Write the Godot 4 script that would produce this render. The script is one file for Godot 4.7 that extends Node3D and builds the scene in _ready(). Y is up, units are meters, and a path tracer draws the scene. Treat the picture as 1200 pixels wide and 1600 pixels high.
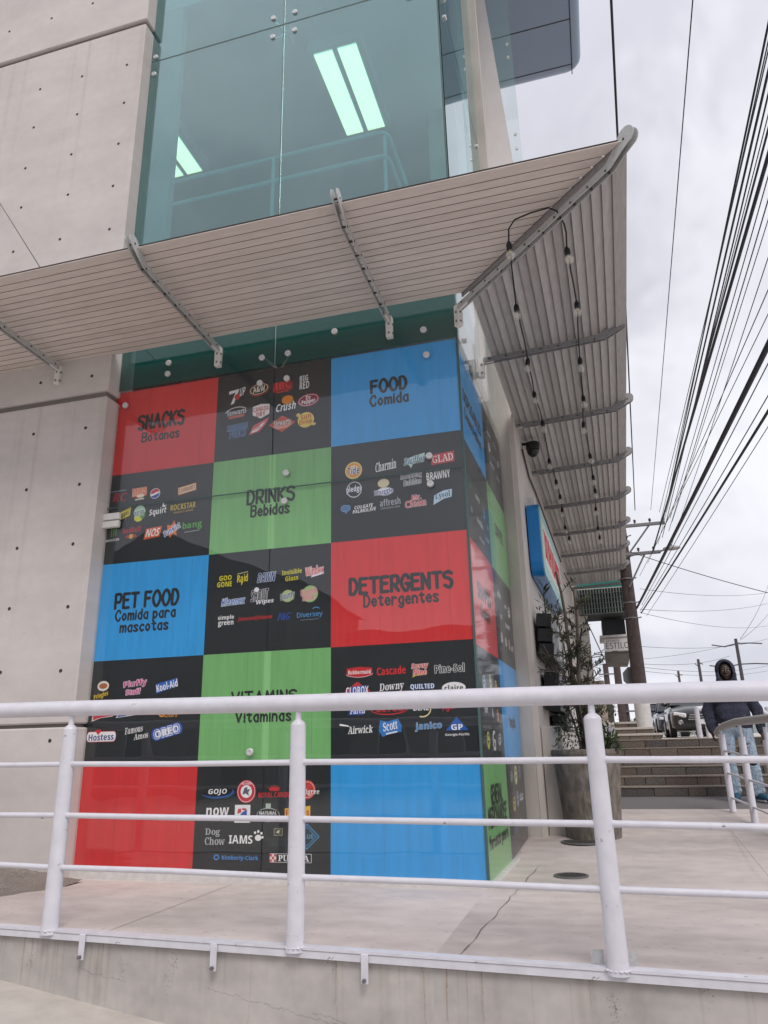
extends Node3D

var M := {}
var used := {}
var rng := RandomNumberGenerator.new()

# ---------------------------------------------------------------- mesh builder
class MB:
	var v := PackedVector3Array()
	var n := PackedVector3Array()
	var c := PackedColorArray()
	var t := PackedVector2Array()
	var col := Color(1, 1, 1)
	var ua := Vector3(1, 0, 0)
	var va := Vector3(0, -1, 0)

	func tri(a: Vector3, b: Vector3, d: Vector3, na: Vector3, nb: Vector3, nd: Vector3) -> void:
		v.push_back(a); v.push_back(d); v.push_back(b)
		n.push_back(na); n.push_back(nd); n.push_back(nb)
		c.push_back(col); c.push_back(col); c.push_back(col)
		t.push_back(Vector2(a.dot(ua), a.dot(va))); t.push_back(Vector2(d.dot(ua), d.dot(va))); t.push_back(Vector2(b.dot(ua), b.dot(va)))

	func ftri(a: Vector3, b: Vector3, d: Vector3) -> void:
		var k := (b - a).cross(d - a).normalized()
		tri(a, b, d, k, k, k)

	func quad(a: Vector3, b: Vector3, d: Vector3, e: Vector3) -> void:   # counter-clockwise seen from outside
		var k := (d - a).cross(e - b).normalized()
		tri(a, b, d, k, k, k)
		tri(a, d, e, k, k, k)

	func nquad(a: Vector3, b: Vector3, d: Vector3, e: Vector3, na: Vector3, nb: Vector3, nd: Vector3, ne: Vector3) -> void:
		tri(a, b, d, na, nb, nd)
		tri(a, d, e, na, nd, ne)

	func box(p: Vector3, s: Vector3, bev := 0.0, bs := Basis()) -> void:
		var h := s * 0.5
		var w := Vector3(h.x - bev, h.y - bev, h.z - bev)
		for ax in 3:
			var ay := (ax + 1) % 3
			var az := (ax + 2) % 3
			for sg: float in [-1.0, 1.0]:
				var q := []
				for uv: Vector2 in [Vector2(-1, -1), Vector2(1, -1), Vector2(1, 1), Vector2(-1, 1)]:
					var o := Vector3()
					o[ax] = h[ax] * sg
					o[ay] = w[ay] * uv.x
					o[az] = w[az] * uv.y
					q.append(p + bs * o)
				if sg > 0: quad(q[0], q[1], q[2], q[3])
				else: quad(q[3], q[2], q[1], q[0])
				if bev > 0.0:
					for sy: float in [-1.0, 1.0]:     # edge along az between faces ax and ay
						var e := []
						for k: Vector2 in [Vector2(0, -1), Vector2(0, 1), Vector2(1, 1), Vector2(1, -1)]:
							var o := Vector3()
							o[ax] = (h[ax] if k.x == 0 else w[ax]) * sg
							o[ay] = (w[ay] if k.x == 0 else h[ay]) * sy
							o[az] = w[az] * k.y
							e.append(p + bs * o)
						if sg * sy < 0: quad(e[0], e[1], e[2], e[3])
						else: quad(e[3], e[2], e[1], e[0])
		if bev > 0.0:
			for sx: float in [-1.0, 1.0]:
				for sy: float in [-1.0, 1.0]:
					for sz: float in [-1.0, 1.0]:
						var a := p + bs * Vector3(h.x * sx, w.y * sy, w.z * sz)
						var b := p + bs * Vector3(w.x * sx, h.y * sy, w.z * sz)
						var d := p + bs * Vector3(w.x * sx, w.y * sy, h.z * sz)
						if sx * sy * sz > 0: ftri(a, b, d)
						else: ftri(a, d, b)

	func span(lo: Vector3, hi: Vector3, bev := 0.0) -> void:
		box((lo + hi) * 0.5, hi - lo, bev)

	func tube(pts: Array, rad, seg := 8, caps := true) -> void:
		var rings := []
		var nors := []
		var up := Vector3.UP
		for i in pts.size():
			var d: Vector3 = (pts[mini(i + 1, pts.size() - 1)] - pts[maxi(i - 1, 0)]).normalized()
			if i == 0: up = Vector3.UP if absf(d.y) < 0.9 else Vector3.RIGHT
			var sx := d.cross(up).normalized()
			up = sx.cross(d).normalized()
			var r: float = rad if rad is float else rad[i]
			var ring := []
			var nor := []
			for k in seg:
				var a := TAU * k / seg
				var o := sx * cos(a) + up * sin(a)
				ring.append(pts[i] + o * r)
				nor.append(o)
			rings.append(ring)
			nors.append(nor)
		for i in pts.size() - 1:
			for k in seg:
				var j := (k + 1) % seg
				nquad(rings[i][j], rings[i][k], rings[i + 1][k], rings[i + 1][j], nors[i][j], nors[i][k], nors[i + 1][k], nors[i + 1][j])
		if caps:
			for k in seg:
				var j := (k + 1) % seg
				ftri(pts[0], rings[0][k], rings[0][j])
				ftri(pts[-1], rings[-1][j], rings[-1][k])

	func lathe(prof: Array, seg := 16, at := Transform3D()) -> void:      # prof: Vector2(radius, y) from bottom to top, outside on the right
		for i in prof.size() - 1:
			var p: Vector2 = prof[i]
			var q: Vector2 = prof[i + 1]
			var d := (q - p).normalized()
			var nn := Vector2(d.y, -d.x)
			for k in seg:
				var a := TAU * k / seg
				var b := TAU * (k + 1) / seg
				var ca := Vector3(cos(a), 0, -sin(a))
				var cb := Vector3(cos(b), 0, -sin(b))
				var na := at.basis * (ca * nn.x + Vector3.UP * nn.y)
				var nb := at.basis * (cb * nn.x + Vector3.UP * nn.y)
				var A := at * (ca * p.x + Vector3.UP * p.y)
				var B := at * (cb * p.x + Vector3.UP * p.y)
				var C := at * (cb * q.x + Vector3.UP * q.y)
				var D := at * (ca * q.x + Vector3.UP * q.y)
				if p.x > 1e-6: tri(A, B, C, na, nb, nb)
				if q.x > 1e-6: tri(A, C, D, na, nb, na)

	func ball(p: Vector3, r: Vector3, seg := 10, rows := 7) -> void:
		var prof := []
		for i in rows + 1:
			var a := -PI / 2 + PI * i / rows
			prof.append(Vector2(cos(a), sin(a)))
		for i in rows:
			for k in seg:
				var a := TAU * k / seg
				var b := TAU * (k + 1) / seg
				var q := []
				for e: Vector3 in [Vector3(a, i, 0), Vector3(b, i, 0), Vector3(b, i + 1, 0), Vector3(a, i + 1, 0)]:
					var pr: Vector2 = prof[int(e.y)]
					q.append(Vector3(cos(e.x) * pr.x, pr.y, -sin(e.x) * pr.x))
				var w := []
				var m := []
				for e: Vector3 in q:
					w.append(p + e * r)
					m.append((e / r).normalized())
				nquad(w[0], w[1], w[2], w[3], m[0], m[1], m[2], m[3])

	func prism(poly: PackedVector2Array, z0: float, z1: float, at := Transform3D()) -> void:   # polygon in local xy, extruded along local z
		var pl := poly
		if Geometry2D.is_polygon_clockwise(pl):
			pl = pl.duplicate()
			pl.reverse()
		var ix := Geometry2D.triangulate_polygon(pl)
		for i in range(0, ix.size(), 3):
			var a := pl[ix[i]]
			var b := pl[ix[i + 1]]
			var d := pl[ix[i + 2]]
			if (b - a).cross(d - a) < 0:
				var s := b
				b = d
				d = s
			ftri(at * Vector3(a.x, a.y, z1), at * Vector3(b.x, b.y, z1), at * Vector3(d.x, d.y, z1))
			if z0 != z1: ftri(at * Vector3(a.x, a.y, z0), at * Vector3(d.x, d.y, z0), at * Vector3(b.x, b.y, z0))
		if z0 != z1:
			for i in pl.size():
				var a := pl[i]
				var b := pl[(i + 1) % pl.size()]
				quad(at * Vector3(a.x, a.y, z0), at * Vector3(b.x, b.y, z0), at * Vector3(b.x, b.y, z1), at * Vector3(a.x, a.y, z1))

	func done(m: Material) -> ArrayMesh:
		var arr := []
		arr.resize(Mesh.ARRAY_MAX)
		arr[Mesh.ARRAY_VERTEX] = v
		arr[Mesh.ARRAY_NORMAL] = n
		arr[Mesh.ARRAY_COLOR] = c
		arr[Mesh.ARRAY_TEX_UV] = t
		var am := ArrayMesh.new()
		am.add_surface_from_arrays(Mesh.PRIMITIVE_TRIANGLES, arr)
		am.surface_set_material(0, m)
		return am

# ---------------------------------------------------------------- nodes
func numbered(s: String) -> String:
	used[s] = used.get(s, -1) + 1
	return s if used[s] == 0 else "%s_%03d" % [s, used[s]]

func place(o: Node3D, called: String, parent: Node) -> void:
	if parent == self:
		o.name = numbered(called)
	else:
		var k: int = parent.get_meta("k_" + called, 0)
		parent.set_meta("k_" + called, k + 1)
		o.name = called if k == 0 else "%s_%03d" % [called, k]
	parent.add_child(o, true)

func thing(called: String, label: String, category: String, at := Vector3.ZERO, turn := 0.0, group := "") -> Node3D:
	var o := Node3D.new()
	place(o, called, self)
	o.position = at
	o.rotation.y = turn
	return tag(o, label, category, group)

func tag(o: Node3D, label: String, category: String, group := "") -> Node3D:
	o.set_meta("label", label)
	o.set_meta("category", category)
	if group: o.set_meta("group", group)
	return o

# a part; the builder holds world coordinates when `world` is true, else its parent's own
func obj(called: String, b: MB, m: Material, parent: Node = self, world := true) -> MeshInstance3D:
	return inst(called, b.done(m), parent, Transform3D(), world)

func inst(called: String, mesh: Mesh, parent: Node = self, at := Transform3D(), world := true) -> MeshInstance3D:
	var o := MeshInstance3D.new()
	o.mesh = mesh
	place(o, called, parent)
	var x := at
	if world:
		var chain := Transform3D()
		var p: Node = parent
		while p != self:
			chain = p.transform * chain
			p = p.get_parent()
		x = chain.affine_inverse() * at
	o.transform = x
	return o

func struct(called: String, b: MB, m: Material) -> MeshInstance3D:
	var o := obj(called, b, m)
	o.set_meta("kind", "structure")
	return o

func stuff(o: Node3D) -> Node3D:
	o.set_meta("kind", "stuff")
	return o

# ---------------------------------------------------------------- materials
func lin(r: float, g: float, b: float) -> Color:
	return Color(r, g, b).linear_to_srgb()

func mat(r: float, g: float, b: float, rough := 0.6, metal := 0.0) -> StandardMaterial3D:
	var m := StandardMaterial3D.new()
	m.albedo_color = lin(r, g, b)
	m.roughness = rough
	m.metallic = metal
	return m

func noise_tex(sd: int, freq: float, lo: Color, hi: Color, size := 512, mid := -1.0, oct := 5) -> NoiseTexture2D:
	var f := FastNoiseLite.new()
	f.seed = sd
	f.noise_type = FastNoiseLite.TYPE_SIMPLEX_SMOOTH
	f.frequency = freq
	f.fractal_octaves = oct
	var t := NoiseTexture2D.new()
	t.width = size
	t.height = size
	t.seamless = true
	t.noise = f
	var g := Gradient.new()
	g.set_color(0, lo)
	g.set_color(1, hi)
	if mid >= 0.0: g.add_point(mid, lo.lerp(hi, 0.75))
	t.color_ramp = g
	return t

func bump_tex(sd: int, freq: float, size := 512, oct := 5) -> NoiseTexture2D:
	var t := noise_tex(sd, freq, Color.BLACK, Color.WHITE, size, -1.0, oct)
	return t

# rough mineral surface: base colour, spread of tone, scale of the pattern (repeats per metre), relief
func mineral(r: float, g: float, b: float, spread: float, sd: int, sc: Vector3, relief := 0.0, rough := 0.85, fine := 0.02) -> StandardMaterial3D:
	var m := mat(1, 1, 1, rough)
	m.albedo_texture = noise_tex(sd, fine, lin(r * (1 - spread), g * (1 - spread), b * (1 - spread)), lin(minf(r * (1 + spread), 1), minf(g * (1 + spread), 1), minf(b * (1 + spread), 1)))
	m.uv1_triplanar = true
	m.uv1_world_triplanar = true
	m.uv1_scale = sc
	if relief > 0:
		m.heightmap_enabled = true
		m.heightmap_texture = bump_tex(sd + 7, 0.05)
		m.heightmap_scale = relief
	return m

func sp(s: float, y: float, o := 0.0) -> Vector3:    # along the side front: metres from the corner, height, metres out
	return Vector3(0.02 + 0.03 * s + o, y, -s + 0.03 * o)

func side_basis() -> Basis:   # x runs from far to near (right to left seen from the street), y up, z out of the wall
	var d := Vector3(0.03, 0, -1).normalized()
	return Basis(d, Vector3.UP, d.cross(Vector3.UP))

func floor_y(z: float) -> float:
	return -0.02 if z > -1.0 else -0.02 + 0.0475 * (-1.0 - z)

func rail_z(x: float) -> float:
	return 1.857 + 0.0695 * x

const TIMING := false

func _ready() -> void:
	rng.seed = 7
	var cam := Camera3D.new()
	cam.name = "camera"
	add_child(cam)
	cam.position = Vector3(0.864, 0.916, 5.674)
	cam.rotation = Vector3(0.3128, 0.2670, -0.0222)
	cam.fov = 69.71
	cam.near = 0.05
	cam.far = 900.0
	var env := Environment.new()
	env.background_mode = Environment.BG_SKY
	var sky := Sky.new()
	var sm := PanoramaSkyMaterial.new()
	sm.panorama = overcast()
	sky.sky_material = sm
	env.sky = sky
	env.background_energy_multiplier = 1.0
	env.tonemap_mode = Environment.TONE_MAPPER_LINEAR
	env.tonemap_exposure = 1.12
	env.sdfgi_enabled = true
	env.ssao_enabled = true
	env.ssil_enabled = true
	var we := WorldEnvironment.new()
	we.name = "world_environment"
	we.environment = env
	add_child(we)
	var sun := DirectionalLight3D.new()
	sun.name = "sun"
	sun.light_energy = 0.5
	sun.light_angular_distance = 25.0
	sun.light_color = Color(1.0, 0.96, 0.92)
	sun.shadow_enabled = true
	add_child(sun)
	sun.look_at_from_position(Vector3(6, 14, 10), Vector3.ZERO)
	materials()
	if TIMING: print("materials ", Time.get_ticks_msec())
	setting()
	if TIMING: print("setting ", Time.get_ticks_msec())
	building()
	if TIMING: print("building ", Time.get_ticks_msec())
	storefront()
	if TIMING: print("storefront ", Time.get_ticks_msec())
	awnings()
	if TIMING: print("awnings ", Time.get_ticks_msec())
	railing()
	if TIMING: print("railing ", Time.get_ticks_msec())
	side_things()
	if TIMING: print("side_things ", Time.get_ticks_msec())
	far_things()
	if TIMING: print("far_things ", Time.get_ticks_msec())
	person()
	if TIMING: print("person ", Time.get_ticks_msec())
	cars()
	if TIMING: print("cars ", Time.get_ticks_msec())
	wires()
	if TIMING: print("wires ", Time.get_ticks_msec())
	across()
	if TIMING: print("across ", Time.get_ticks_msec())

func overcast() -> ImageTexture:
	var w := 768
	var h := 384
	var im := Image.create(w, h, false, Image.FORMAT_RGBF)
	var f := FastNoiseLite.new()
	f.seed = 21
	f.noise_type = FastNoiseLite.TYPE_SIMPLEX_SMOOTH
	f.frequency = 1.5
	f.fractal_octaves = 5
	f.domain_warp_enabled = true
	f.domain_warp_amplitude = 0.25
	f.domain_warp_frequency = 1.0
	for y in h:
		var el := PI * (0.5 - (y + 0.5) / h)
		for x in w:
			var az := TAU * (x + 0.5) / w
			var d := Vector3(cos(el) * sin(az), sin(el), cos(el) * cos(az))
			var c := Color(0.20, 0.19, 0.18)
			if d.y > -0.02:
				var p := Vector3(d.x, d.y * 1.5, d.z) / (0.35 + maxf(d.y, 0.0)) * 0.62
				var k := f.get_noise_3dv(p) * 0.5 + 0.5
				k = smoothstep(0.28, 0.72, k)
				var e := maxf(d.y, 0.0)
				var base := Color(0.66, 0.675, 0.755).lerp(Color(0.57, 0.575, 0.645), smoothstep(0.1, 0.6, e))
				var bright := Color(0.93, 0.935, 0.99).lerp(Color(0.90, 0.90, 0.965), smoothstep(0.2, 0.8, e))
				c = base.lerp(bright, k) * (0.93 + 0.45 * smoothstep(0.55, 1.0, e))
			im.set_pixel(x, y, c)
	return ImageTexture.create_from_image(im)

func materials() -> void:
	M.concrete = wall_concrete()
	M.concrete2 = mineral(0.47, 0.44, 0.41, 0.18, 5, Vector3(0.5, 0.14, 0.5), 0.1, 0.85, 0.012)
	M.plaster = mineral(0.56, 0.525, 0.495, 0.08, 9, Vector3(0.5, 0.2, 0.5), 0.08, 0.9)
	M.white_wall = mineral(0.66, 0.64, 0.64, 0.04, 11, Vector3(0.4, 0.2, 0.4), 0.0, 0.9)
	M.floor = floor_material()
	M.retaining = retaining_material()
	M.street = mineral(0.50, 0.465, 0.425, 0.14, 15, Vector3(0.4, 0.4, 0.4), 0.3, 0.95)
	M.asphalt = mineral(0.17, 0.16, 0.165, 0.35, 17, Vector3(1.6, 1.6, 1.6), 0.5, 0.95, 0.08)
	M.tread = mineral(0.24, 0.205, 0.18, 0.2, 18, Vector3(1.5, 1.5, 1.5), 0.3, 0.9)
	M.gravel = mineral(0.33, 0.29, 0.26, 0.55, 19, Vector3(2.2, 2.2, 2.2), 2.2, 0.95, 0.07)
	M.hole = mat(0.05, 0.042, 0.038, 0.95)
	M.groove = mat(0.20, 0.18, 0.17, 0.95)
	M.crack = mat(0.15, 0.135, 0.125, 1.0)
	M.joint = mat(0.06, 0.12, 0.12, 0.5)
	M.silicone = mat(0.26, 0.33, 0.33, 0.5)
	M.steel = mat(0.66, 0.66, 0.67, 0.35, 0.3)
	M.sill = mineral(0.62, 0.61, 0.60, 0.12, 23, Vector3(1, 1, 1), 0.0, 0.6)
	M.dark_room = mat(0.035, 0.045, 0.045, 0.9)
	M.room_wall = mat(0.80, 0.82, 0.84, 0.9)
	M.room_ceiling = mat(0.80, 0.82, 0.85, 0.9)
	M.room_floor = mat(0.5, 0.5, 0.5, 0.7)
	M.room_rail = mat(0.55, 0.75, 0.78, 0.4)
	M.white_paint = rail_paint()
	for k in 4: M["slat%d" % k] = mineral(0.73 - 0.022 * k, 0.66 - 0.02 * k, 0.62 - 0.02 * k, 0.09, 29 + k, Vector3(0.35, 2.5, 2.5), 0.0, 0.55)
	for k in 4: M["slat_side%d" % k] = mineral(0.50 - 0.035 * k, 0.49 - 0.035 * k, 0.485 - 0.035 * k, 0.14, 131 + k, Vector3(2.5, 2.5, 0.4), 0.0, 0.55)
	M.roof_sheet = mat(0.12, 0.11, 0.11, 0.8)
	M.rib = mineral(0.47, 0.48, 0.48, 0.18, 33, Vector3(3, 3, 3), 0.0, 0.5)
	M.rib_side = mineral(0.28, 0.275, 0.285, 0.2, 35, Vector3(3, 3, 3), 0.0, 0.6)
	M.bracket = mineral(0.70, 0.69, 0.68, 0.1, 37, Vector3(4, 4, 4), 0.0, 0.5)
	M.bolt = mat(0.06, 0.055, 0.055, 0.6, 0.3)
	M.soffit = mat(0.25, 0.32, 0.43, 0.35, 0.2)
	M.black_rubber = mat(0.012, 0.012, 0.013, 0.6)
	var g := mat(0.42, 0.84, 0.86, 0.0)
	g.transparency = BaseMaterial3D.TRANSPARENCY_ALPHA
	g.albedo_color.a = 0.02
	g.refraction_enabled = true
	g.refraction_scale = 0.11
	M.teal_glass = g
	var s := mat(0.03, 0.16, 0.14, 0.0)
	s.transparency = BaseMaterial3D.TRANSPARENCY_ALPHA
	s.albedo_color.a = 0.012
	s.metallic_specular = 0.45
	s.heightmap_enabled = true
	s.heightmap_texture = bump_tex(301, 0.010, 512, 1)
	s.heightmap_scale = 0.07
	s.uv1_triplanar = true
	s.uv1_world_triplanar = true
	s.uv1_scale = Vector3(0.45, 0.45, 0.45)
	M.shop_glass = s
	var sg := mat(0.008, 0.10, 0.088, 0.0)
	sg.transparency = BaseMaterial3D.TRANSPARENCY_ALPHA
	sg.albedo_color.a = 0.45
	M.green_glass = sg
	M.clear_glass = s.duplicate()
	M.clear_glass.albedo_color = Color(lin(0.35, 0.6, 0.58), 0.12)
	M.side_glass = s.duplicate()
	M.side_glass.roughness = 0.06
	M.side_glass.metallic_specular = 0.30
	var bulb := mat(0.85, 0.85, 0.80, 0.02)
	bulb.transparency = BaseMaterial3D.TRANSPARENCY_ALPHA
	bulb.albedo_color.a = 0.22
	M.bulb = bulb
	var fil := mat(0.7, 0.6, 0.35, 0.5)
	M.filament = fil
	M.lamp = mat(0.8, 0.9, 0.85, 0.6)
	M.lamp.emission_enabled = true
	M.lamp.emission = Color(0.86, 1.0, 0.92)
	M.lamp.emission_energy_multiplier = 0.62
	# print on the window
	M.red = vinyl(0.66, 0.026, 0.03)
	M.green = vinyl(0.19, 0.48, 0.17)
	M.blue = vinyl(0.03, 0.36, 0.80)
	M.black = vinyl(0.011, 0.0135, 0.018)
	M.ink = mat(0.012, 0.012, 0.016, 0.5)
	M.print = mat(1, 1, 1, 0.5)
	M.print.vertex_color_use_as_albedo = true
	M.tinted = mat(1, 1, 1, 0.85)
	M.tinted.vertex_color_use_as_albedo = true
	M.bark = mineral(0.13, 0.105, 0.085, 0.35, 41, Vector3(4, 1.2, 4), 0.6)
	M.leaf = mat(0.07, 0.085, 0.045, 0.6)
	M.leaf.backlight_enabled = true
	M.leaf.backlight = Color(0.05, 0.07, 0.02)
	M.leaf2 = mat(0.05, 0.10, 0.03, 0.55)
	M.pot = mineral(0.205, 0.18, 0.155, 0.6, 43, Vector3(0.9, 0.35, 0.9), 0.7, 0.85, 0.03)
	M.soil = mat(0.04, 0.03, 0.022, 1.0)
	M.pole = mineral(0.105, 0.08, 0.078, 0.75, 45, Vector3(7, 0.35, 7), 1.0, 0.95, 0.03)
	M.grey_steel = mat(0.20, 0.20, 0.21, 0.5, 0.5)
	M.wire = mat(0.025, 0.027, 0.04, 0.6)

func vinyl(r: float, g: float, b: float) -> StandardMaterial3D:
	return mineral(r, g, b, 0.09, 310, Vector3(1.3, 0.12, 1.3), 0.0, 0.4, 0.02)

func rail_paint() -> StandardMaterial3D:
	var w := 512
	var im := Image.create(w, w, false, Image.FORMAT_RGBA8)
	var f := FastNoiseLite.new()
	f.seed = 51
	f.frequency = 0.02
	f.fractal_octaves = 5
	for y in w:
		for x in w:
			var m := 1.0 + f.get_noise_2d(x, y) * 0.10
			im.set_pixel(x, y, Color(0.66 * m, 0.66 * m, 0.73 * m).clamp().linear_to_srgb())
	var r := RandomNumberGenerator.new()
	r.seed = 52
	for k in 46:      # chips and rubbed patches
		var c := Vector2(r.randf() * w, r.randf() * w)
		var dk := Color(0.33, 0.29, 0.28) if r.randf() < 0.5 else Color(0.66, 0.63, 0.62)
		var p := c
		for i in r.randi_range(2, 34):
			p += Vector2(r.randfn(0, 1.4), r.randfn(0, 0.8))
			var q := Vector2i(posmod(int(p.x), w), posmod(int(p.y), w))
			im.set_pixelv(q, im.get_pixelv(q).lerp(dk, r.randf_range(0.3, 0.9)))
	var m := mat(1, 1, 1, 0.42)
	m.albedo_texture = ImageTexture.create_from_image(im)
	m.uv1_triplanar = true
	m.uv1_world_triplanar = true
	m.uv1_scale = Vector3(0.8, 0.8, 0.8)
	m.heightmap_enabled = true
	m.heightmap_texture = bump_tex(53, 0.03)
	m.heightmap_scale = 0.12
	return m

func wall_concrete() -> StandardMaterial3D:
	var im := streaked(1024, 1024, Color(0.57, 0.535, 0.52), 57, 46, 0.45)
	var r := RandomNumberGenerator.new()
	r.seed = 58
	for k in 700:     # pores
		var x := r.randi_range(0, 1022)
		var y := r.randi_range(0, 1023)
		im.set_pixel(x, y, im.get_pixel(x, y).lerp(Color(0.35, 0.33, 0.32), r.randf_range(0.15, 0.7)))
	var m := mat(1, 1, 1, 0.88)
	m.albedo_texture = ImageTexture.create_from_image(im)
	m.uv1_scale = Vector3(1.0 / 6.1, 1.0 / 4.85, 1)
	m.uv1_offset = Vector3(0.2, 9.08 / 4.85, 0)
	return m

func streaked(w: int, h: int, base: Color, sd: int, streaks: int, amount := 1.0) -> Image:
	var im := Image.create(w, h, false, Image.FORMAT_RGBA8)
	var f := FastNoiseLite.new()
	f.seed = sd
	f.frequency = 0.006
	f.fractal_octaves = 6
	var col := PackedFloat32Array()
	col.resize(w)
	var r := RandomNumberGenerator.new()
	r.seed = sd
	var ends := PackedFloat32Array()
	ends.resize(w)
	for k in streaks:
		var x := r.randi_range(0, w - 1)
		var wd := r.randi_range(2, 14)
		var st := r.randf_range(0.03, 0.16)
		var en := r.randf_range(0.25, 1.0)
		for i in wd:
			col[(x + i) % w] += st * sin(PI * (i + 0.5) / wd)
			ends[(x + i) % w] = en
	for y in h:
		for x in w:
			var k := f.get_noise_2d(x, y * 1.3) * 0.20 + f.get_noise_2d(x * 6.0 + 900, y * 6.0) * 0.10 + f.get_noise_2d(x * 0.4 - 500, y * 0.5) * 0.12
			var s := col[x] * clampf(1.0 - float(y) / h / maxf(ends[x], 0.05), 0.0, 1.0)
			k += f.get_noise_2d(x * 0.25 + 300, y * 3.0) * 0.10
			var m := 1.0 + (k - s) * amount
			im.set_pixel(x, y, Color(base.r * m, base.g * (m - s * 0.10), base.b * (m - s * 0.25)).clamp().linear_to_srgb())
	return im

func retaining_material() -> StandardMaterial3D:
	var w := 1536
	var h := 256
	var im := streaked(w, h, Color(0.455, 0.435, 0.42), 61, 70)
	var r := RandomNumberGenerator.new()
	r.seed = 5
	# rust runs, scabs and hairline cracks
	for k in 22:
		var x := r.randi_range(0, w - 8)
		var ln := r.randi_range(30, 240)
		var st := r.randf_range(0.2, 0.75)
		for y in ln:
			var a := st * (1.0 - float(y) / ln)
			for i in r.randi_range(1, 2):
				var c := im.get_pixel(x + i, y)
				im.set_pixel(x + i, y, c.lerp(Color(0.50, 0.38, 0.27), a * 0.6))
			if r.randf() < 0.06: x = clampi(x + r.randi_range(-1, 1), 0, w - 8)
	for k in 16:
		var cx := r.randi_range(0, w - 1)
		var cy := int(pow(r.randf(), 2.2) * h * 0.7)
		for i in r.randi_range(20, 160):
			var x := clampi(cx + int(r.randfn(0, 5)), 0, w - 1)
			var y := clampi(cy + int(r.randfn(0, 9)), 0, h - 1)
			im.set_pixel(x, y, im.get_pixel(x, y).lerp(Color(0.22, 0.19, 0.17), r.randf_range(0.15, 0.7)))
	for k in 5:
		var x := r.randf_range(0, w)
		var y := r.randf_range(25, 110)
		var dy := r.randf_range(-0.1, 0.35)
		for i in r.randi_range(90, 300):
			x += 1.0
			y += dy + r.randfn(0, 0.5)
			if x < w and y > 0 and y < h: im.set_pixel(int(x), int(y), im.get_pixel(int(x), int(y)).lerp(Color(0.3, 0.28, 0.27), r.randf_range(0.05, 0.5)))
	var m := mat(1, 1, 1, 0.9)
	m.albedo_texture = ImageTexture.create_from_image(im)
	m.uv1_scale = Vector3(1.0 / 5.0, 1.0 / 0.85, 1)
	return m

func floor_material() -> StandardMaterial3D:
	var w := 1024
	var im := Image.create(w, w, false, Image.FORMAT_RGBA8)
	var f := FastNoiseLite.new()
	f.seed = 71
	f.frequency = 0.004
	f.fractal_octaves = 6
	for y in w:
		for x in w:
			var k := f.get_noise_2d(x * 0.7, y * 2.4) * 0.18 + f.get_noise_2d(x * 5.0 + 700, y * 7.0) * 0.14 + f.get_noise_2d(x * 0.35 - 300, y * 0.45) * 0.24
			var m := 1.0 + k
			im.set_pixel(x, y, Color(0.53 * m, 0.475 * m, 0.455 * m).clamp().linear_to_srgb())
	var r := RandomNumberGenerator.new()
	r.seed = 8
	for k in 2600:
		var x := r.randi_range(0, w - 1)
		var y := r.randi_range(0, w - 1)
		var dk := Color(0.35, 0.31, 0.28) if r.randf() < 0.6 else Color(0.85, 0.82, 0.78)
		for i in r.randi_range(1, 4): im.set_pixel((x + i) % w, y, im.get_pixel((x + i) % w, y).lerp(dk, r.randf_range(0.2, 0.7)))
	var m := mat(1, 1, 1, 0.88)
	m.albedo_texture = ImageTexture.create_from_image(im)
	m.uv1_scale = Vector3(1.0 / 6.0, 1.0 / 6.0, 1)
	m.heightmap_enabled = true
	m.heightmap_texture = bump_tex(73, 0.04)
	m.heightmap_scale = 0.3
	return m

# ---------------------------------------------------------------- the setting
func ground_y(x: float, z: float) -> float:
	var front := -0.40 - 0.11 * (clampf(x, -5.0, 6.0) + 1.5)
	if z > 2.5: front = lerpf(front, -0.6, smoothstep(4.0, 12.0, z))
	var back := 1.02 + 0.010 * (-z - 14.0)
	return lerpf(front, back, smoothstep(-7.0, -14.0, z))

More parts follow.
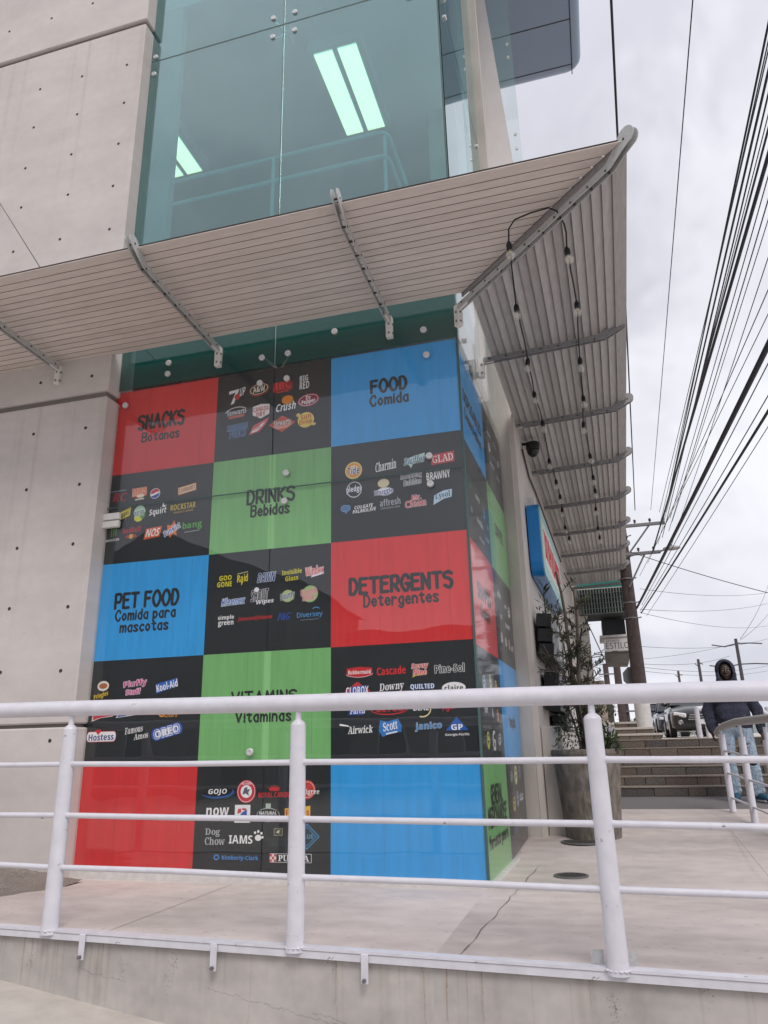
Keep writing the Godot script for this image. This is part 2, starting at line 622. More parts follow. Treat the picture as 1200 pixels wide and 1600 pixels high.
func setting() -> void:
	var b := MB.new()
	b.ua = Vector3(1, 0, 0)
	b.va = Vector3(0, 0, 1)
	var xs := [-220.0, -60.0, -25.0, -14.0, -10.0, -7.0, -5.0, -3.5, -2.0, -0.5, 1.0, 2.5, 4.0, 6.0, 9.0, 14.0, 25.0, 60.0, 220.0]
	var zs := [-420.0, -150.0, -70.0, -40.0, -28.0, -20.0, -14.0, -12.0, -10.0, -8.5, -7.0, -4.0, -1.0, 1.0, 1.9, 3.0, 4.5, 6.0, 9.0, 14.0, 30.0, 80.0]
	for i in xs.size() - 1:
		for j in zs.size() - 1:
			var q := []
			for e in [[i, j + 1], [i + 1, j + 1], [i + 1, j], [i, j]]:
				q.append(Vector3(xs[e[0]], ground_y(xs[e[0]], zs[e[1]]), zs[e[1]]))
			b.quad(q[0], q[1], q[2], q[3])
	struct("street", b, M.street)
	# hills at the end of the street
	b = MB.new()
	var f := FastNoiseLite.new()
	f.seed = 4
	f.frequency = 0.02
	var pr := []
	for i in 41:
		var x := -160.0 + i * 10.0
		pr.append(Vector3(x, 6.5 + f.get_noise_1d(x) * 5.0, -230.0 + f.get_noise_1d(x + 900.0) * 20.0))
	for i in 40:
		b.quad(Vector3(pr[i].x, 0, -190), Vector3(pr[i + 1].x, 0, -190), pr[i + 1], pr[i])
		b.quad(pr[i], pr[i + 1], Vector3(pr[i + 1].x, 0, -300), Vector3(pr[i].x, 0, -300))
	struct("hills", b, mineral(0.20, 0.24, 0.24, 0.5, 81, Vector3(0.03, 0.03, 0.03), 0.0, 1.0, 0.05))
	# terrace in front of the shop
	b = MB.new()
	b.ua = Vector3(1, 0, 0)
	b.va = Vector3(0, 0, 1)
	var cut := [-12.0, -8.0, -5.0, -3.4, -2.0, -0.8, 0.4, 1.6, 2.8, 5.0]
	for i in cut.size() - 1:
		var x0: float = cut[i]
		var x1: float = cut[i + 1]
		var y0 := floor_y(0)
		b.quad(Vector3(x0, y0, rail_z(x0)), Vector3(x1, y0, rail_z(x1)), Vector3(x1, y0, -1), Vector3(x0, y0, -1))
		if x1 > 0.0: b.quad(Vector3(x0, y0, -1), Vector3(x1, y0, -1), Vector3(x1, floor_y(-4.6), -4.6), Vector3(x0, floor_y(-4.6), -4.6))
	struct("terrace_floor", b, M.floor)
	# wandering joint in the terrace
	b = MB.new()
	var jl := []
	for i in 26:
		var k := i / 25.0
		jl.append(Vector3(0.12 + 0.16 * k + rng.randfn(0, 0.006), floor_y(0) + 0.004, 1.80 - 2.9 * k))
	for i in 25:
		var w := Vector3(rng.randf_range(0.001, 0.0035), 0, 0)
		b.quad(jl[i] - w, jl[i] + w, jl[i + 1] + w, jl[i + 1] - w)
	struct("floor_crack", b, M.crack)
	b = MB.new()
	jl = []
	for i in 21:
		var k := i / 20.0
		jl.append(Vector3(0.9 + 3.0 * k, floor_y(0) + 0.004, rail_z(0.9 + 3.0 * k) - 0.10 + rng.randfn(0, 0.004)))
	for i in 20:
		var w := Vector3(0, 0, rng.randf_range(0.001, 0.003))
		b.quad(jl[i] + w, jl[i + 1] + w, jl[i + 1] - w, jl[i] - w)
	struct("floor_crack", b, M.crack)
	for q in [[-1.9, 1.70, -1.9, 0.12], [1.75, 1.94, 2.05, -3.4]]:
		b = MB.new()
		b.quad(Vector3(q[0] - 0.002, floor_y(q[1]) + 0.003, q[1]), Vector3(q[0] + 0.002, floor_y(q[1]) + 0.003, q[1]), Vector3(q[2] + 0.002, floor_y(q[3]) + 0.003, q[3]), Vector3(q[2] - 0.002, floor_y(q[3]) + 0.003, q[3]))
		struct("saw_cut_joint", b, M.groove)
	# asphalt strip before the steps
	b = MB.new()
	b.quad(Vector3(-0.5, floor_y(-4.6), -4.6), Vector3(6, floor_y(-4.6), -4.6), Vector3(6, 0.22, -5.95), Vector3(-0.5, 0.22, -5.95))
	struct("asphalt_path", b, M.asphalt)
	# loose gravel by the concrete wall
	b = MB.new()
	var gf := FastNoiseLite.new()
	gf.seed = 12
	gf.frequency = 2.2
	var gy := func(x: float, z: float) -> float:
		var edge := clampf((-3.2 - x) * 1.1 + (0.75 - z) * 0.7 + gf.get_noise_2d(x * 0.6, z * 0.6) * 0.35, 0.0, 1.0)
		return floor_y(0) - 0.01 + edge * (0.05 + 0.10 * clampf((0.9 - z), 0.0, 1.0) + gf.get_noise_2d(x * 5, z * 5) * 0.035)
	for i in 70:
		for j in 26:
			var x0 := -7.0 + i * 0.055
			var z0 := 0.19 + j * 0.055
			var q := []
			for e: Vector2 in [Vector2(0, 1), Vector2(1, 1), Vector2(1, 0), Vector2(0, 0)]:
				var x := x0 + e.x * 0.055
				var z := z0 + e.y * 0.055
				q.append(Vector3(x, gy.call(x, z), z))
			b.quad(q[0], q[1], q[2], q[3])
	stuff(tag(obj("gravel", b, M.gravel), "loose stony gravel heaped at the foot of the bare concrete wall", "gravel"))
	# retaining wall under the terrace
	b = MB.new()
	b.ua = Vector3(1, 0, 0)
	b.va = Vector3(0, -1, 0)
	var ox := 0.0
	for i in 17:
		var x0 := -12.0 + i
		var x1 := x0 + 1.0
		var z0 := rail_z(x0) - 0.03
		var z1 := rail_z(x1) - 0.03
		b.quad(Vector3(x0, -1.6, z0), Vector3(x1, -1.6, z1), Vector3(x1, -0.03, z1), Vector3(x0, -0.03, z0))
	b.quad(Vector3(5, -1.6, rail_z(5) - 0.03), Vector3(5, -1.6, -5.9), Vector3(5, -0.03, -5.9), Vector3(5, -0.03, rail_z(5) - 0.03))
	tag(obj("retaining_wall", b, M.retaining), "stained and cracked concrete retaining wall under the white railing", "wall")
	steps()

func stone_variants() -> Array:
	var r := []
	for c in [[0.145, 0.118, 0.102], [0.125, 0.110, 0.102], [0.175, 0.146, 0.122], [0.105, 0.096, 0.094], [0.155, 0.122, 0.100], [0.140, 0.127, 0.116]]:
		r.append(mineral(c[0], c[1], c[2], 0.3, 90 + r.size(), Vector3(1.5, 2.5, 1.5), 0.8, 0.9, 0.03))
	return r

func steps() -> void:
	var st := thing("stone_steps", "wide flight of six brown stone steps climbing to the upper pavement", "steps", Vector3(1.8, 0.22, -5.9))
	var sv := stone_variants()
	var b := MB.new()
	var tr := MB.new()
	for k in 6:
		var y := 0.22 + 0.128 * k
		var z := -5.9 - 0.30 * k
		b.span(Vector3(0.3, 0.0, -7.75), Vector3(4.6, y + 0.10, z - 0.03))
		var t2 := MB.new()
		t2.box(Vector3(2.45, y + 0.118, z - 0.165), Vector3(4.3, 0.022, 0.345), 0.004)
		obj("tread", t2, M.tread, st)
		var x := 0.3
		while x < 4.6:
			var w := minf(rng.randf_range(0.2, 0.52), 4.6 - x)
			var s := MB.new()
			s.box(Vector3(x + w / 2, y + 0.052, z - 0.015 + rng.randf_range(-0.006, 0.006)), Vector3(w - 0.008, 0.106 - rng.randf() * 0.006, 0.035), 0.004)
			obj("stone", s, sv[rng.randi() % sv.size()], st)
			x += w
	obj("core", b, M.crack, st)
	# pavement above, and three low steps farther on
	b = MB.new()
	b.span(Vector3(0.2, 0.3, -10.6), Vector3(2.75, 0.99, -7.73))
	b.span(Vector3(0.2, 0.3, -40), Vector3(2.0, 1.38, -12.2))
	b.span(Vector3(2.75, 0.3, -10.6), Vector3(5.5, 0.985, -7.73))
	struct("pavement", b, M.street)
	var lo := thing("low_steps", "three low stone steps at the foot of the wooden utility pole", "steps", Vector3(1.3, 0.99, -10.6))
	for k in 3:
		var z := -10.6 - 0.55 * k
		var t3 := MB.new()
		t3.box(Vector3(1.1 - 0.05 * k, 0.99 + 0.13 * k + 0.11, z - 0.4), Vector3(1.95 - 0.1 * k, 0.045, 0.84), 0.006)
		obj("tread", t3, M.street, lo)
		var x := 0.13
		while x < 2.06 - 0.1 * k:
			var w := rng.randf_range(0.3, 0.6)
			w = minf(w, 2.06 - 0.1 * k - x)
			var s := MB.new()
			s.box(Vector3(x + w / 2, 0.99 + 0.13 * k + 0.043, z - 0.2), Vector3(w - 0.01, 0.084, 0.4), 0.004)
			obj("stone", s, sv[rng.randi() % sv.size()], lo)
			x += w

# ---------------------------------------------------------------- the corner building
var B: Node3D

func building() -> void:
	B = thing("corner_building", "tall corner shop building of bare concrete and teal glass with printed shop windows", "building", Vector3(-1.7, -0.02, 0))
	# cast concrete wall on the left, in lifts with grooves between them
	for lift in [[-0.3, 1.155], [1.185, 4.235], [4.295, 9.06], [9.13, 16.3]]:
		var w := MB.new()
		w.span(Vector3(-12, lift[0], -0.2), Vector3(-3.385, lift[1], 0.2), 0.012)
		obj("wall_panel", w, M.concrete, B)
	var g := MB.new()
	g.span(Vector3(-11.98, -0.2, -0.15), Vector3(-3.42, 16.2, 0.165))
	obj("wall_core", g, M.groove, B)
	var hole := MB.new()
	hole.lathe([Vector2(0.017, -0.004), Vector2(0.017, 0.0012), Vector2(0.0, 0.0012)], 10, Transform3D(Basis(Vector3.RIGHT, PI / 2), Vector3.ZERO))
	var hm := hole.done(M.hole)
	for i in 8:
		for j in 22:
			var y := 0.47 + 0.573 * j + (0.0 if i % 2 == 0 else 0.02)
			if absf(y - 1.17) < 0.08 or absf(y - 4.26) < 0.08 or absf(y - 9.1) < 0.08: continue
			inst("tie_hole", hm, B, Transform3D(Basis(), Vector3(-3.575 - 0.604 * i + rng.randfn(0, 0.008), y + rng.randfn(0, 0.008), 0.2)))
	# bodies of the building: slabs, rooms
	var b := MB.new()
	b.span(Vector3(-12, 5.45, -8), Vector3(-0.13, 5.93, -0.08))
	obj("floor_slab", b, M.sill, B)
	b = MB.new()
	b.span(Vector3(-12, 9.6, -8), Vector3(-0.10, 10.0, -0.12))
	obj("floor_slab", b, M.room_ceiling, B)
	b = MB.new()
	b.span(Vector3(-12, 15.9, -8), Vector3(-0.0, 16.3, 0.03))
	obj("roof_slab", b, M.concrete, B)
	b = MB.new()
	b.span(Vector3(-12, -0.3, -8.2), Vector3(-0.4, 16.3, -8.0))
	obj("back_wall", b, M.room_wall, B)
	b = MB.new()
	b.span(Vector3(-7.2, 5.94, -8.0), Vector3(-7.0, 9.59, -0.2))
	b.span(Vector3(-7.2, 10.0, -8.0), Vector3(-7.0, 15.89, -0.2))
	obj("room_wall", b, M.room_wall, B)
	b = MB.new()
	b.span(Vector3(-3.8, -0.02, -2.6), Vector3(-0.2, 5.44, -2.5))
	b.span(Vector3(-3.9, -0.02, -2.6), Vector3(-3.8, 5.44, -0.2))
	obj("shop_partition", b, M.dark_room, B)
	b = MB.new()
	b.span(Vector3(-3.40, 5.95, -0.22), Vector3(-3.10, 9.59, -0.10), 0.01)
	obj("column", b, M.white_wall, B)
	# suspended fittings
	for x: float in [-1.49, -4.40]:
		var lt := MB.new()
		lt.span(Vector3(x - 0.36, 9.44, -2.46), Vector3(x + 0.36, 9.6, -1.0))
		var fx := obj("ceiling_light", lt, M.room_wall, B)
		for sx: float in [-1, 1]:
			var d := MB.new()
			d.box(Vector3(x + 0.16 * sx, 9.437, -1.73), Vector3(0.25, 0.008, 1.36))
			obj("diffuser", d, M.lamp, fx)
		for sx: float in [-1, 1]:
			var al := AreaLight3D.new()
			al.name = "ceiling_lamp"
			al.area_size = Vector2(0.25, 1.36)
			al.light_color = Color(1.0, 0.90, 0.64)
			al.light_energy = 0.11
			al.shadow_enabled = true
			al.rotation.x = -PI / 2
			al.position = Vector3(x + 0.16 * sx, 9.42, -1.73)
			add_child(al, true)
	# handrail inside the upper room
	for y: float in [7.05, 6.74]:
		var r := MB.new()
		var pts := [Vector3(-3.3, y, -0.22), Vector3(-0.72, y, -0.22)]
		for k in 6:
			var a := PI / 2 * (k + 1) / 6.0
			pts.append(Vector3(-0.72 + 0.1 * sin(a), y, -0.32 + 0.1 * cos(a)))
		pts.append(Vector3(-0.6, y, -2.4))
		r.tube(pts, 0.022, 8)
		obj("handrail", r, M.room_rail, B)
	for p: Vector3 in [Vector3(-0.66, 5.94, -0.26), Vector3(-1.9, 5.94, -0.22), Vector3(-3.2, 5.94, -0.22), Vector3(-0.6, 5.94, -1.4)]:
		var r := MB.new()
		r.tube([p, Vector3(p.x, 7.05, p.z)], 0.02, 8)
		obj("handrail_post", r, M.room_rail, B)
	# upper glazing
	for row in [[4.362, 5.40], [5.405, 8.625], [8.645, 15.88]]:
		for cx in [[-3.44, -1.715], [-1.703, 0.012]]:
			var p := MB.new()
			p.span(Vector3(cx[0], row[0], 0.018), Vector3(cx[1], row[1], 0.032))
			obj("glass_pane", p, M.teal_glass if row[0] > 5 else M.green_glass, B)
		for s in [[0.03, 1.24], [1.252, 2.36]]:
			var p := MB.new()
			p.box(Vector3.ZERO, Vector3(s[1] - s[0], row[1] - row[0], 0.014))
			inst("glass_pane", p.done(M.teal_glass if row[0] > 5 else M.clear_glass), B, Transform3D(side_basis(), sp((s[0] + s[1]) / 2, (row[0] + row[1]) / 2, 0.0)))
	var j := MB.new()
	j.span(Vector3(-3.44, 8.627, 0.02), Vector3(0.01, 8.643, 0.030))
	obj("pane_joint", j, M.joint, B)
	j = MB.new()
	j.span(Vector3(-1.713, 4.36, 0.021), Vector3(-1.705, 15.88, 0.029))
	obj("pane_joint", j, M.silicone, B)
	j = MB.new()
	j.span(Vector3(0.008, 4.36, -0.004), Vector3(0.022, 15.88, 0.016))
	obj("pane_joint", j, M.joint, B)
	# point fixings
	var bolt := MB.new()
	bolt.lathe([Vector2(0.029, -0.01), Vector2(0.029, 0.012), Vector2(0.024, 0.017), Vector2(0.010, 0.017), Vector2(0.008, 0.012), Vector2(0, 0.012)], 18)
	var bm := bolt.done(M.steel)
	for q in [[-3.33, 8.44], [-3.33, 8.70], [-1.84, 8.77], [-1.58, 8.77], [-1.84, 8.49], [-1.58, 8.50], [-2.84, 4.58], [-2.84, 4.46], [-3.29, 4.19], [-1.84, 4.463], [-1.576, 4.464], [-1.115, 4.61], [-0.277, 4.47], [-0.26, 4.217], [-0.274, 3.26], [-0.274, 3.01], [-1.57, 3.267], [-1.58, 3.005], [-1.83, 0.922], [-1.583, 4.204], [-1.853, 4.20], [-0.28, 8.5], [-0.28, 8.77]]:
		var z := 0.034 if q[1] > 4.36 else 0.032
		inst("glass_bolt", bm, B, Transform3D(Basis(Vector3.RIGHT, PI / 2), Vector3(q[0], q[1], z)))
	for q in [[0.3, 4.22], [0.3, 4.5], [1.0, 4.22], [1.0, 4.5], [0.3, 8.5], [0.3, 8.77], [2.2, 8.5], [2.2, 7.0], [2.2, 5.6]]:
		inst("glass_bolt", bm, B, Transform3D(side_basis() * Basis(Vector3.RIGHT, PI / 2), sp(q[0], q[1], 0.012)))
	for q in [[-1.71, 8.635], [-1.71, 4.36]]:
		var sf := MB.new()
		for sx: float in [-1, 1]:
			for sy: float in [-1, 1]:
				sf.tube([Vector3(q[0], q[1], -0.09), Vector3(q[0] + 0.12 * sx, q[1] + 0.12 * sy, -0.02)], [0.016, 0.009], 6)
		sf.tube([Vector3(q[0], q[1], -0.22), Vector3(q[0], q[1], -0.05)], 0.02, 6)
		obj("spider_fitting", sf, M.steel, B)
	# side wall behind the glass corner
	var w := MB.new()
	w.box(Vector3.ZERO, Vector3(9.9, 5.25, 0.5), 0.012)
	inst("side_wall", w.done(M.plaster), B, Transform3D(side_basis(), sp(2.50 + 4.95, 2.325, 0.17 - 0.25)))
	w = MB.new()
	w.box(Vector3.ZERO, Vector3(9.9, 10.9, 0.4), 0.012)
	inst("upper_wall", w.done(M.plaster), B, Transform3D(side_basis(), sp(2.50 + 4.95, 10.4, -0.5)))
	w = MB.new()
	w.box(Vector3.ZERO, Vector3(0.07, 15.6, 0.22), 0.004)
	inst("wall_edge", w.done(M.concrete2), B, Transform3D(side_basis(), sp(2.48, 7.6, 0.0)))
	# tapering white fin wall, and the projecting roof with rounded edges, clad in dark panels
	w = MB.new()
	w.prism(PackedVector2Array([Vector2(0.0, 4.96), Vector2(0.789, 4.96), Vector2(0.118, 15.4), Vector2(0.0, 15.4)]), -4.35, -4.2)
	obj("fin_wall", w, M.white_wall, B)
	var rows := []
	for q in [[0.10, 0.0], [-7.70, 0.0], [-7.83, 0.02], [-7.94, 0.07], [-8.02, 0.15], [-8.06, 0.26]]:
		var row := []
		var ins: float = q[1]
		var h0 := 15.5 + ins * 0.8
		row.append(Vector3(0.03, h0, q[0]))
		row.append(Vector3(1.0, h0, q[0]))
		for k in 7:
			var a := PI / 2 * k / 6.0
			row.append(Vector3(1.82 - ins + 0.20 * sin(a), h0 + 0.20 - 0.20 * cos(a), q[0]))
		row.append(Vector3(2.02 - ins, 16.3, q[0]))
		rows.append(row)
	w = MB.new()
	loft(w, rows)
	w.quad(Vector3(0.03, 16.3, 0.1), Vector3(2.02, 16.3, 0.1), Vector3(2.02, 16.3, -8.0), Vector3(0.03, 16.3, -8.0))
	w.quad(Vector3(1.76, 15.7, -8.06), Vector3(0.03, 15.7, -8.06), Vector3(0.03, 16.3, -8.06), Vector3(1.76, 16.3, -8.06))
	w.quad(Vector3(0.03, 15.5, 0.1), Vector3(1.9, 15.5, 0.1), Vector3(2.02, 16.3, 0.1), Vector3(0.03, 16.3, 0.1))
	obj("roof_overhang", w, M.soffit, B)
	for q in [[0.05, -7.72, 1.82, -7.70], [0.05, -6.6, 1.82, -6.58], [0.05, -4.9, 1.82, -4.88], [0.05, -2.6, 1.82, -2.58], [1.80, -7.98, 1.82, 0.08]]:
		w = MB.new()
		w.span(Vector3(q[0], 15.493, q[1]), Vector3(q[2], 15.4985 if q[2] - q[0] > 0.1 else 15.497, q[3]))
		obj("panel_joint", w, M.hole, B)
	# clear glass fin standing out beyond the white one
	w = MB.new()
	w.span(Vector3(0.10, 5.0, -4.415), Vector3(0.615, 15.45, -4.40))
	obj("glass_fin", w, M.clear_glass, B)
	for y: float in [8.2, 8.5, 10.4, 10.7, 12.4, 12.7]:
		var fb := MB.new()
		fb.tube([Vector3(0.54, y, -4.42), Vector3(0.54, y, -4.39)], 0.025, 10)
		obj("glass_bolt", fb, M.steel, B)

# ---------------------------------------------------------------- printed shop windows
func storefront() -> void:
	var X := [-3.44, -2.3056, -1.1595, 0.0]
	var Y := [4.353, 3.4737, 2.5944, 1.7151, 0.8358]
	var kinds := [["red", "black", "blue", "black", "red"], ["black", "green", "black", "green", "black"], ["blue", "black", "red", "black", "blue"]]
	var cells := {}
	for c in 3:
		for r in 5:
			var lo0: float = Y[r + 1] if r < 4 else 0.012 - 0.0167 * X[c]
			var lo1: float = Y[r + 1] if r < 4 else 0.012 - 0.0167 * X[c + 1]
			var b := MB.new()
			b.prism(PackedVector2Array([Vector2(X[c], lo0), Vector2(X[c + 1], lo1), Vector2(X[c + 1], Y[r]), Vector2(X[c], Y[r])]), -0.006, 0.0)
			var o := obj("printed_square", b, M[kinds[c][r]], B)
			cells["%d%d" % [c, r]] = o
			# overlaps of the film strips, and the pale ghost of the mullion behind the middle column
			var tone: Array = {"red": [0.5, 0.02, 0.022], "green": [0.14, 0.38, 0.13], "blue": [0.025, 0.29, 0.66], "black": [0.02, 0.023, 0.028]}[kinds[c][r]]
			for sx: float in [0.36, 0.86]:
				b = MB.new()
				b.col = Color(tone[0], tone[1], tone[2])
				var mx := lerpf(X[c], X[c + 1], sx)
				b.span(Vector3(mx - 0.0025, lo1 + 0.06, 0.0002), Vector3(mx + 0.0025, Y[r] - 0.001, 0.0004))
				obj("film_seam", b, M.print, o, false)
			if c == 1 and kinds[c][r] == "green":
				b = MB.new()
				b.col = Color(0.27, 0.60, 0.24)
				b.span(Vector3(-1.745, lo1 + 0.001, 0.0002), Vector3(-1.685, Y[r] - 0.001, 0.0004))
				obj("pale_stripe", b, M.print, o, false)
	front_print(cells)
	# side: two columns
	var S := [0.03, 1.24, 2.43]
	var sk := [["blue", "black", "red", "black", "green"], ["black", "green", "black", "blue", "black"]]
	for c in 2:
		for r in 5:
			var y1: float = Y[r] - 0.022
			var y0: float = Y[r + 1] - 0.022 if r < 4 else 0.0
			var b := MB.new()
			b.span(Vector3(S[c], y0, -0.026), Vector3(S[c + 1], y1, -0.02))
			var o := inst("printed_square", b.done(M[sk[c][r]]), B, Transform3D(side_basis(), sp(0, 0, 0)))
			cells["s%d%d" % [c, r]] = o
	side_print(cells)
	# panes in front of the print
	for row in [[0.0, 3.128], [3.138, 4.355]]:
		for cx in [[-3.44, -1.715], [-1.703, 0.008]]:
			var p := MB.new()
			p.span(Vector3(cx[0], maxf(row[0], 0.02), 0.020), Vector3(cx[1], row[1], 0.030))
			obj("glass_pane", p, M.shop_glass, B)
		for s in [[0.03, 1.24], [1.250, 2.43]]:
			var p := MB.new()
			p.box(Vector3.ZERO, Vector3(s[1] - s[0], row[1] - row[0] - 0.02, 0.010))
			inst("glass_pane", p.done(M.side_glass), B, Transform3D(side_basis(), sp((s[0] + s[1]) / 2, (row[0] + row[1]) / 2, 0.0)))
	var j := MB.new()
	j.span(Vector3(-3.44, 3.129, 0.019), Vector3(0.0, 3.137, 0.028))
	obj("pane_joint", j, M.joint, B)
	j = MB.new()
	j.span(Vector3(0.006, 0.0, -0.012), Vector3(0.022, 4.355, 0.016))
	obj("corner_joint", j, M.joint, B)
	j = MB.new()
	j.span(Vector3(-3.475, 0.0, -0.02), Vector3(-3.443, 4.6, 0.05))
	obj("window_frame", j, M.sill, B)
	# white sill under the print
	var sl := MB.new()
	sl.prism(PackedVector2Array([Vector2(-3.46, -0.03), Vector2(0.03, -0.03), Vector2(0.03, 0.008), Vector2(-3.46, 0.066)]), -0.02, 0.045)
	obj("sill", sl, M.sill, B)
	sl = MB.new()
	sl.box(Vector3.ZERO, Vector3(2.45, 0.04, 0.07), 0.004)
	inst("sill", sl.done(M.sill), B, Transform3D(side_basis(), sp(1.24, -0.02, 0.0)))
	# hinges of the glass
	var hg := MB.new()
	hg.span(Vector3(-3.45, 2.93, 0.03), Vector3(-3.22, 2.995, 0.07), 0.006)
	hg.span(Vector3(-3.45, 3.005, 0.03), Vector3(-3.22, 3.07, 0.07), 0.006)
	obj("hinge_plate", hg, M.bracket, B)

var fonts := {}

func glyphs(text: String, kind: String) -> Array:    # triangles of a line of lettering, fitted to the box -0.5..0.5
	if not fonts.has(kind):
		var f := SystemFont.new()
		f.font_names = PackedStringArray(["Droid Serif" if kind == "s" else "Droid Sans"])
		f.font_weight = 400 if kind == "r" else 700
		fonts[kind] = f
	var key := kind + text
	if not fonts.has(key):
		var tm := TextMesh.new()
		tm.text = text
		tm.font = fonts[kind]
		tm.font_size = 32
		tm.depth = 0.0
		tm.curve_step = 1.6
		var arr := tm.get_mesh_arrays()
		var vs: PackedVector3Array = arr[Mesh.ARRAY_VERTEX]
		var ix: PackedInt32Array = arr[Mesh.ARRAY_INDEX] if arr[Mesh.ARRAY_INDEX] != null else PackedInt32Array(range(vs.size()))
		var lo := Vector2(1e9, 1e9)
		var hi := -lo
		for p in vs:
			lo = lo.min(Vector2(p.x, p.y))
			hi = hi.max(Vector2(p.x, p.y))
		var out := PackedVector2Array()
		for i in ix: out.append((Vector2(vs[i].x, vs[i].y) - (lo + hi) * 0.5) / (hi - lo))
		fonts[key] = out
	return fonts[key]

func flat(b: MB, p: Vector2, q: Vector2, r: Vector2, z: float) -> void:
	if (q - p).cross(r - p) < 0:
		var s := q
		q = r
		r = s
	b.ftri(Vector3(p.x, p.y, z), Vector3(q.x, q.y, z), Vector3(r.x, r.y, z))

func text_into(b: MB, text: String, kind: String, c: Vector2, w: float, h: float, skew: float, rot: float, z: float) -> void:
	var tri := glyphs(text, kind)
	var cs := cos(rot)
	var sn := sin(rot)
	var q := PackedVector2Array()
	for p: Vector2 in tri:
		var x := p.x * (w - absf(skew) * h) + p.y * h * skew
		var y := p.y * h
		q.append(c + Vector2(x * cs - y * sn, x * sn + y * cs))
	for i in range(0, q.size(), 3): flat(b, q[i], q[i + 1], q[i + 2], z)

# one printed mark: a list of shapes in metres from its centre, each drawn a hair in front of the one before
func mark(cell: MeshInstance3D, at: Vector2, parts: Array, z0 := 0.0006) -> void:
	var b := MB.new()
	var z := z0
	for e in parts:
		b.col = Color(e[1]).srgb_to_linear()
		match e[0]:
			"T":
				var c := at + Vector2(e[4], e[5])
				if e.size() > 10:
					var main := b.col
					b.col = Color(e[10]).srgb_to_linear()
					for k in 8:
						var a := TAU * k / 8.0
						text_into(b, e[2], e[3], c + Vector2(cos(a), sin(a)) * e[11], e[6], e[7], e[8], e[9], z + k * 0.00003)
					z += 0.0004
					b.col = main
				text_into(b, e[2], e[3], c, e[6], e[7], e[8], e[9], z)
			"E", "A":
				var n := 28
				var a0: float = e[7] if e[0] == "A" else 0.0
				var a1: float = e[8] if e[0] == "A" else TAU
				for k in n:
					var q := []
					for a: float in [a0 + (a1 - a0) * k / n, a0 + (a1 - a0) * (k + 1) / n]:
						var p := Vector2(cos(a) * e[4], sin(a) * e[5])
						var inner := Vector2.ZERO
						if e[0] == "A": inner = Vector2(cos(a) * (e[4] - e[9]), sin(a) * (e[5] - e[9]))
						q.append(at + Vector2(e[2], e[3]) + p.rotated(e[6]))
						q.append(at + Vector2(e[2], e[3]) + inner.rotated(e[6]))
					flat(b, q[0], q[2], q[1], z)
					if e[0] == "A": flat(b, q[1], q[2], q[3], z)
			"B":
				var q := []
				for s: Vector2 in [Vector2(-1, -1), Vector2(1, -1), Vector2(1, 1), Vector2(-1, 1)]:
					q.append(at + Vector2(e[2], e[3]) + (Vector2(s.x * e[4] + s.y * e[5] * e[6], s.y * e[5]) * 0.5).rotated(e[7]))
				flat(b, q[0], q[1], q[2], z)
				flat(b, q[0], q[2], q[3], z)
			"P":
				var pl := PackedVector2Array()
				for i in range(2, e.size(), 2): pl.append(at + Vector2(e[i], e[i + 1]))
				var ix := Geometry2D.triangulate_polygon(pl)
				for i in range(0, ix.size(), 3): flat(b, pl[ix[i]], pl[ix[i + 1]], pl[ix[i + 2]], z)
		z += 0.0004
	obj("logo", b, M.print, cell, false)

# rounded marker-pen lettering: strokes on a grid nine high; c = curve, l = line, x 0-7, y 0-9 with m, n, o below the line
var STROKES := {
	"A": "l003960 l1353", "B": "l0009 c0949574505 c0545524000", "C": "c5749290603204052", "D": "l0009 c093956533000", "E": "l59090050 l0545", "F": "l590900 l0545", "G": "c5749290603204052 l525434",
	"H": "l0009 l5059 l0555", "I": "l0009", "K": "l0009 l5904 l1550", "L": "l090050", "M": "l0019346970", "N": "l00095059", "O": "c290603204063664929", "P": "l0009 c0949574404", "R": "l0009 c0949574404 l2450",
	"S": "c583908063553402001", "T": "l0969 l3930", "V": "l093069",
	"a": "c4526032041 l4640", "b": "l0009 c0426432002", "c": "c4526032041", "d": "c4526032041 l4940", "e": "l0343 c434426032041", "g": "c4526032041 c46404m2n0m", "h": "l0009 c04264440", "i": "l0600 l0808",
	"í": "l0600 l0819", "l": "l0900", "m": "l0600 c04263430 c34566460", "n": "l0600 c04264440", "o": "c2603204326", "p": "l060n c0426432002", "q": "c4526032041 l464n", "r": "l0600 c032645",
	"s": "c45260523412001", "t": "c28223041 l0646", "u": "c06022042 l4640", "ú": "c06022042 l4640 l2839",
}

func yv(ch: String) -> float:
	return {"m": -1.5, "n": -2.8, "o": -3.0}.get(ch, float(ch.to_int()) if ch.is_valid_int() else 0.0)

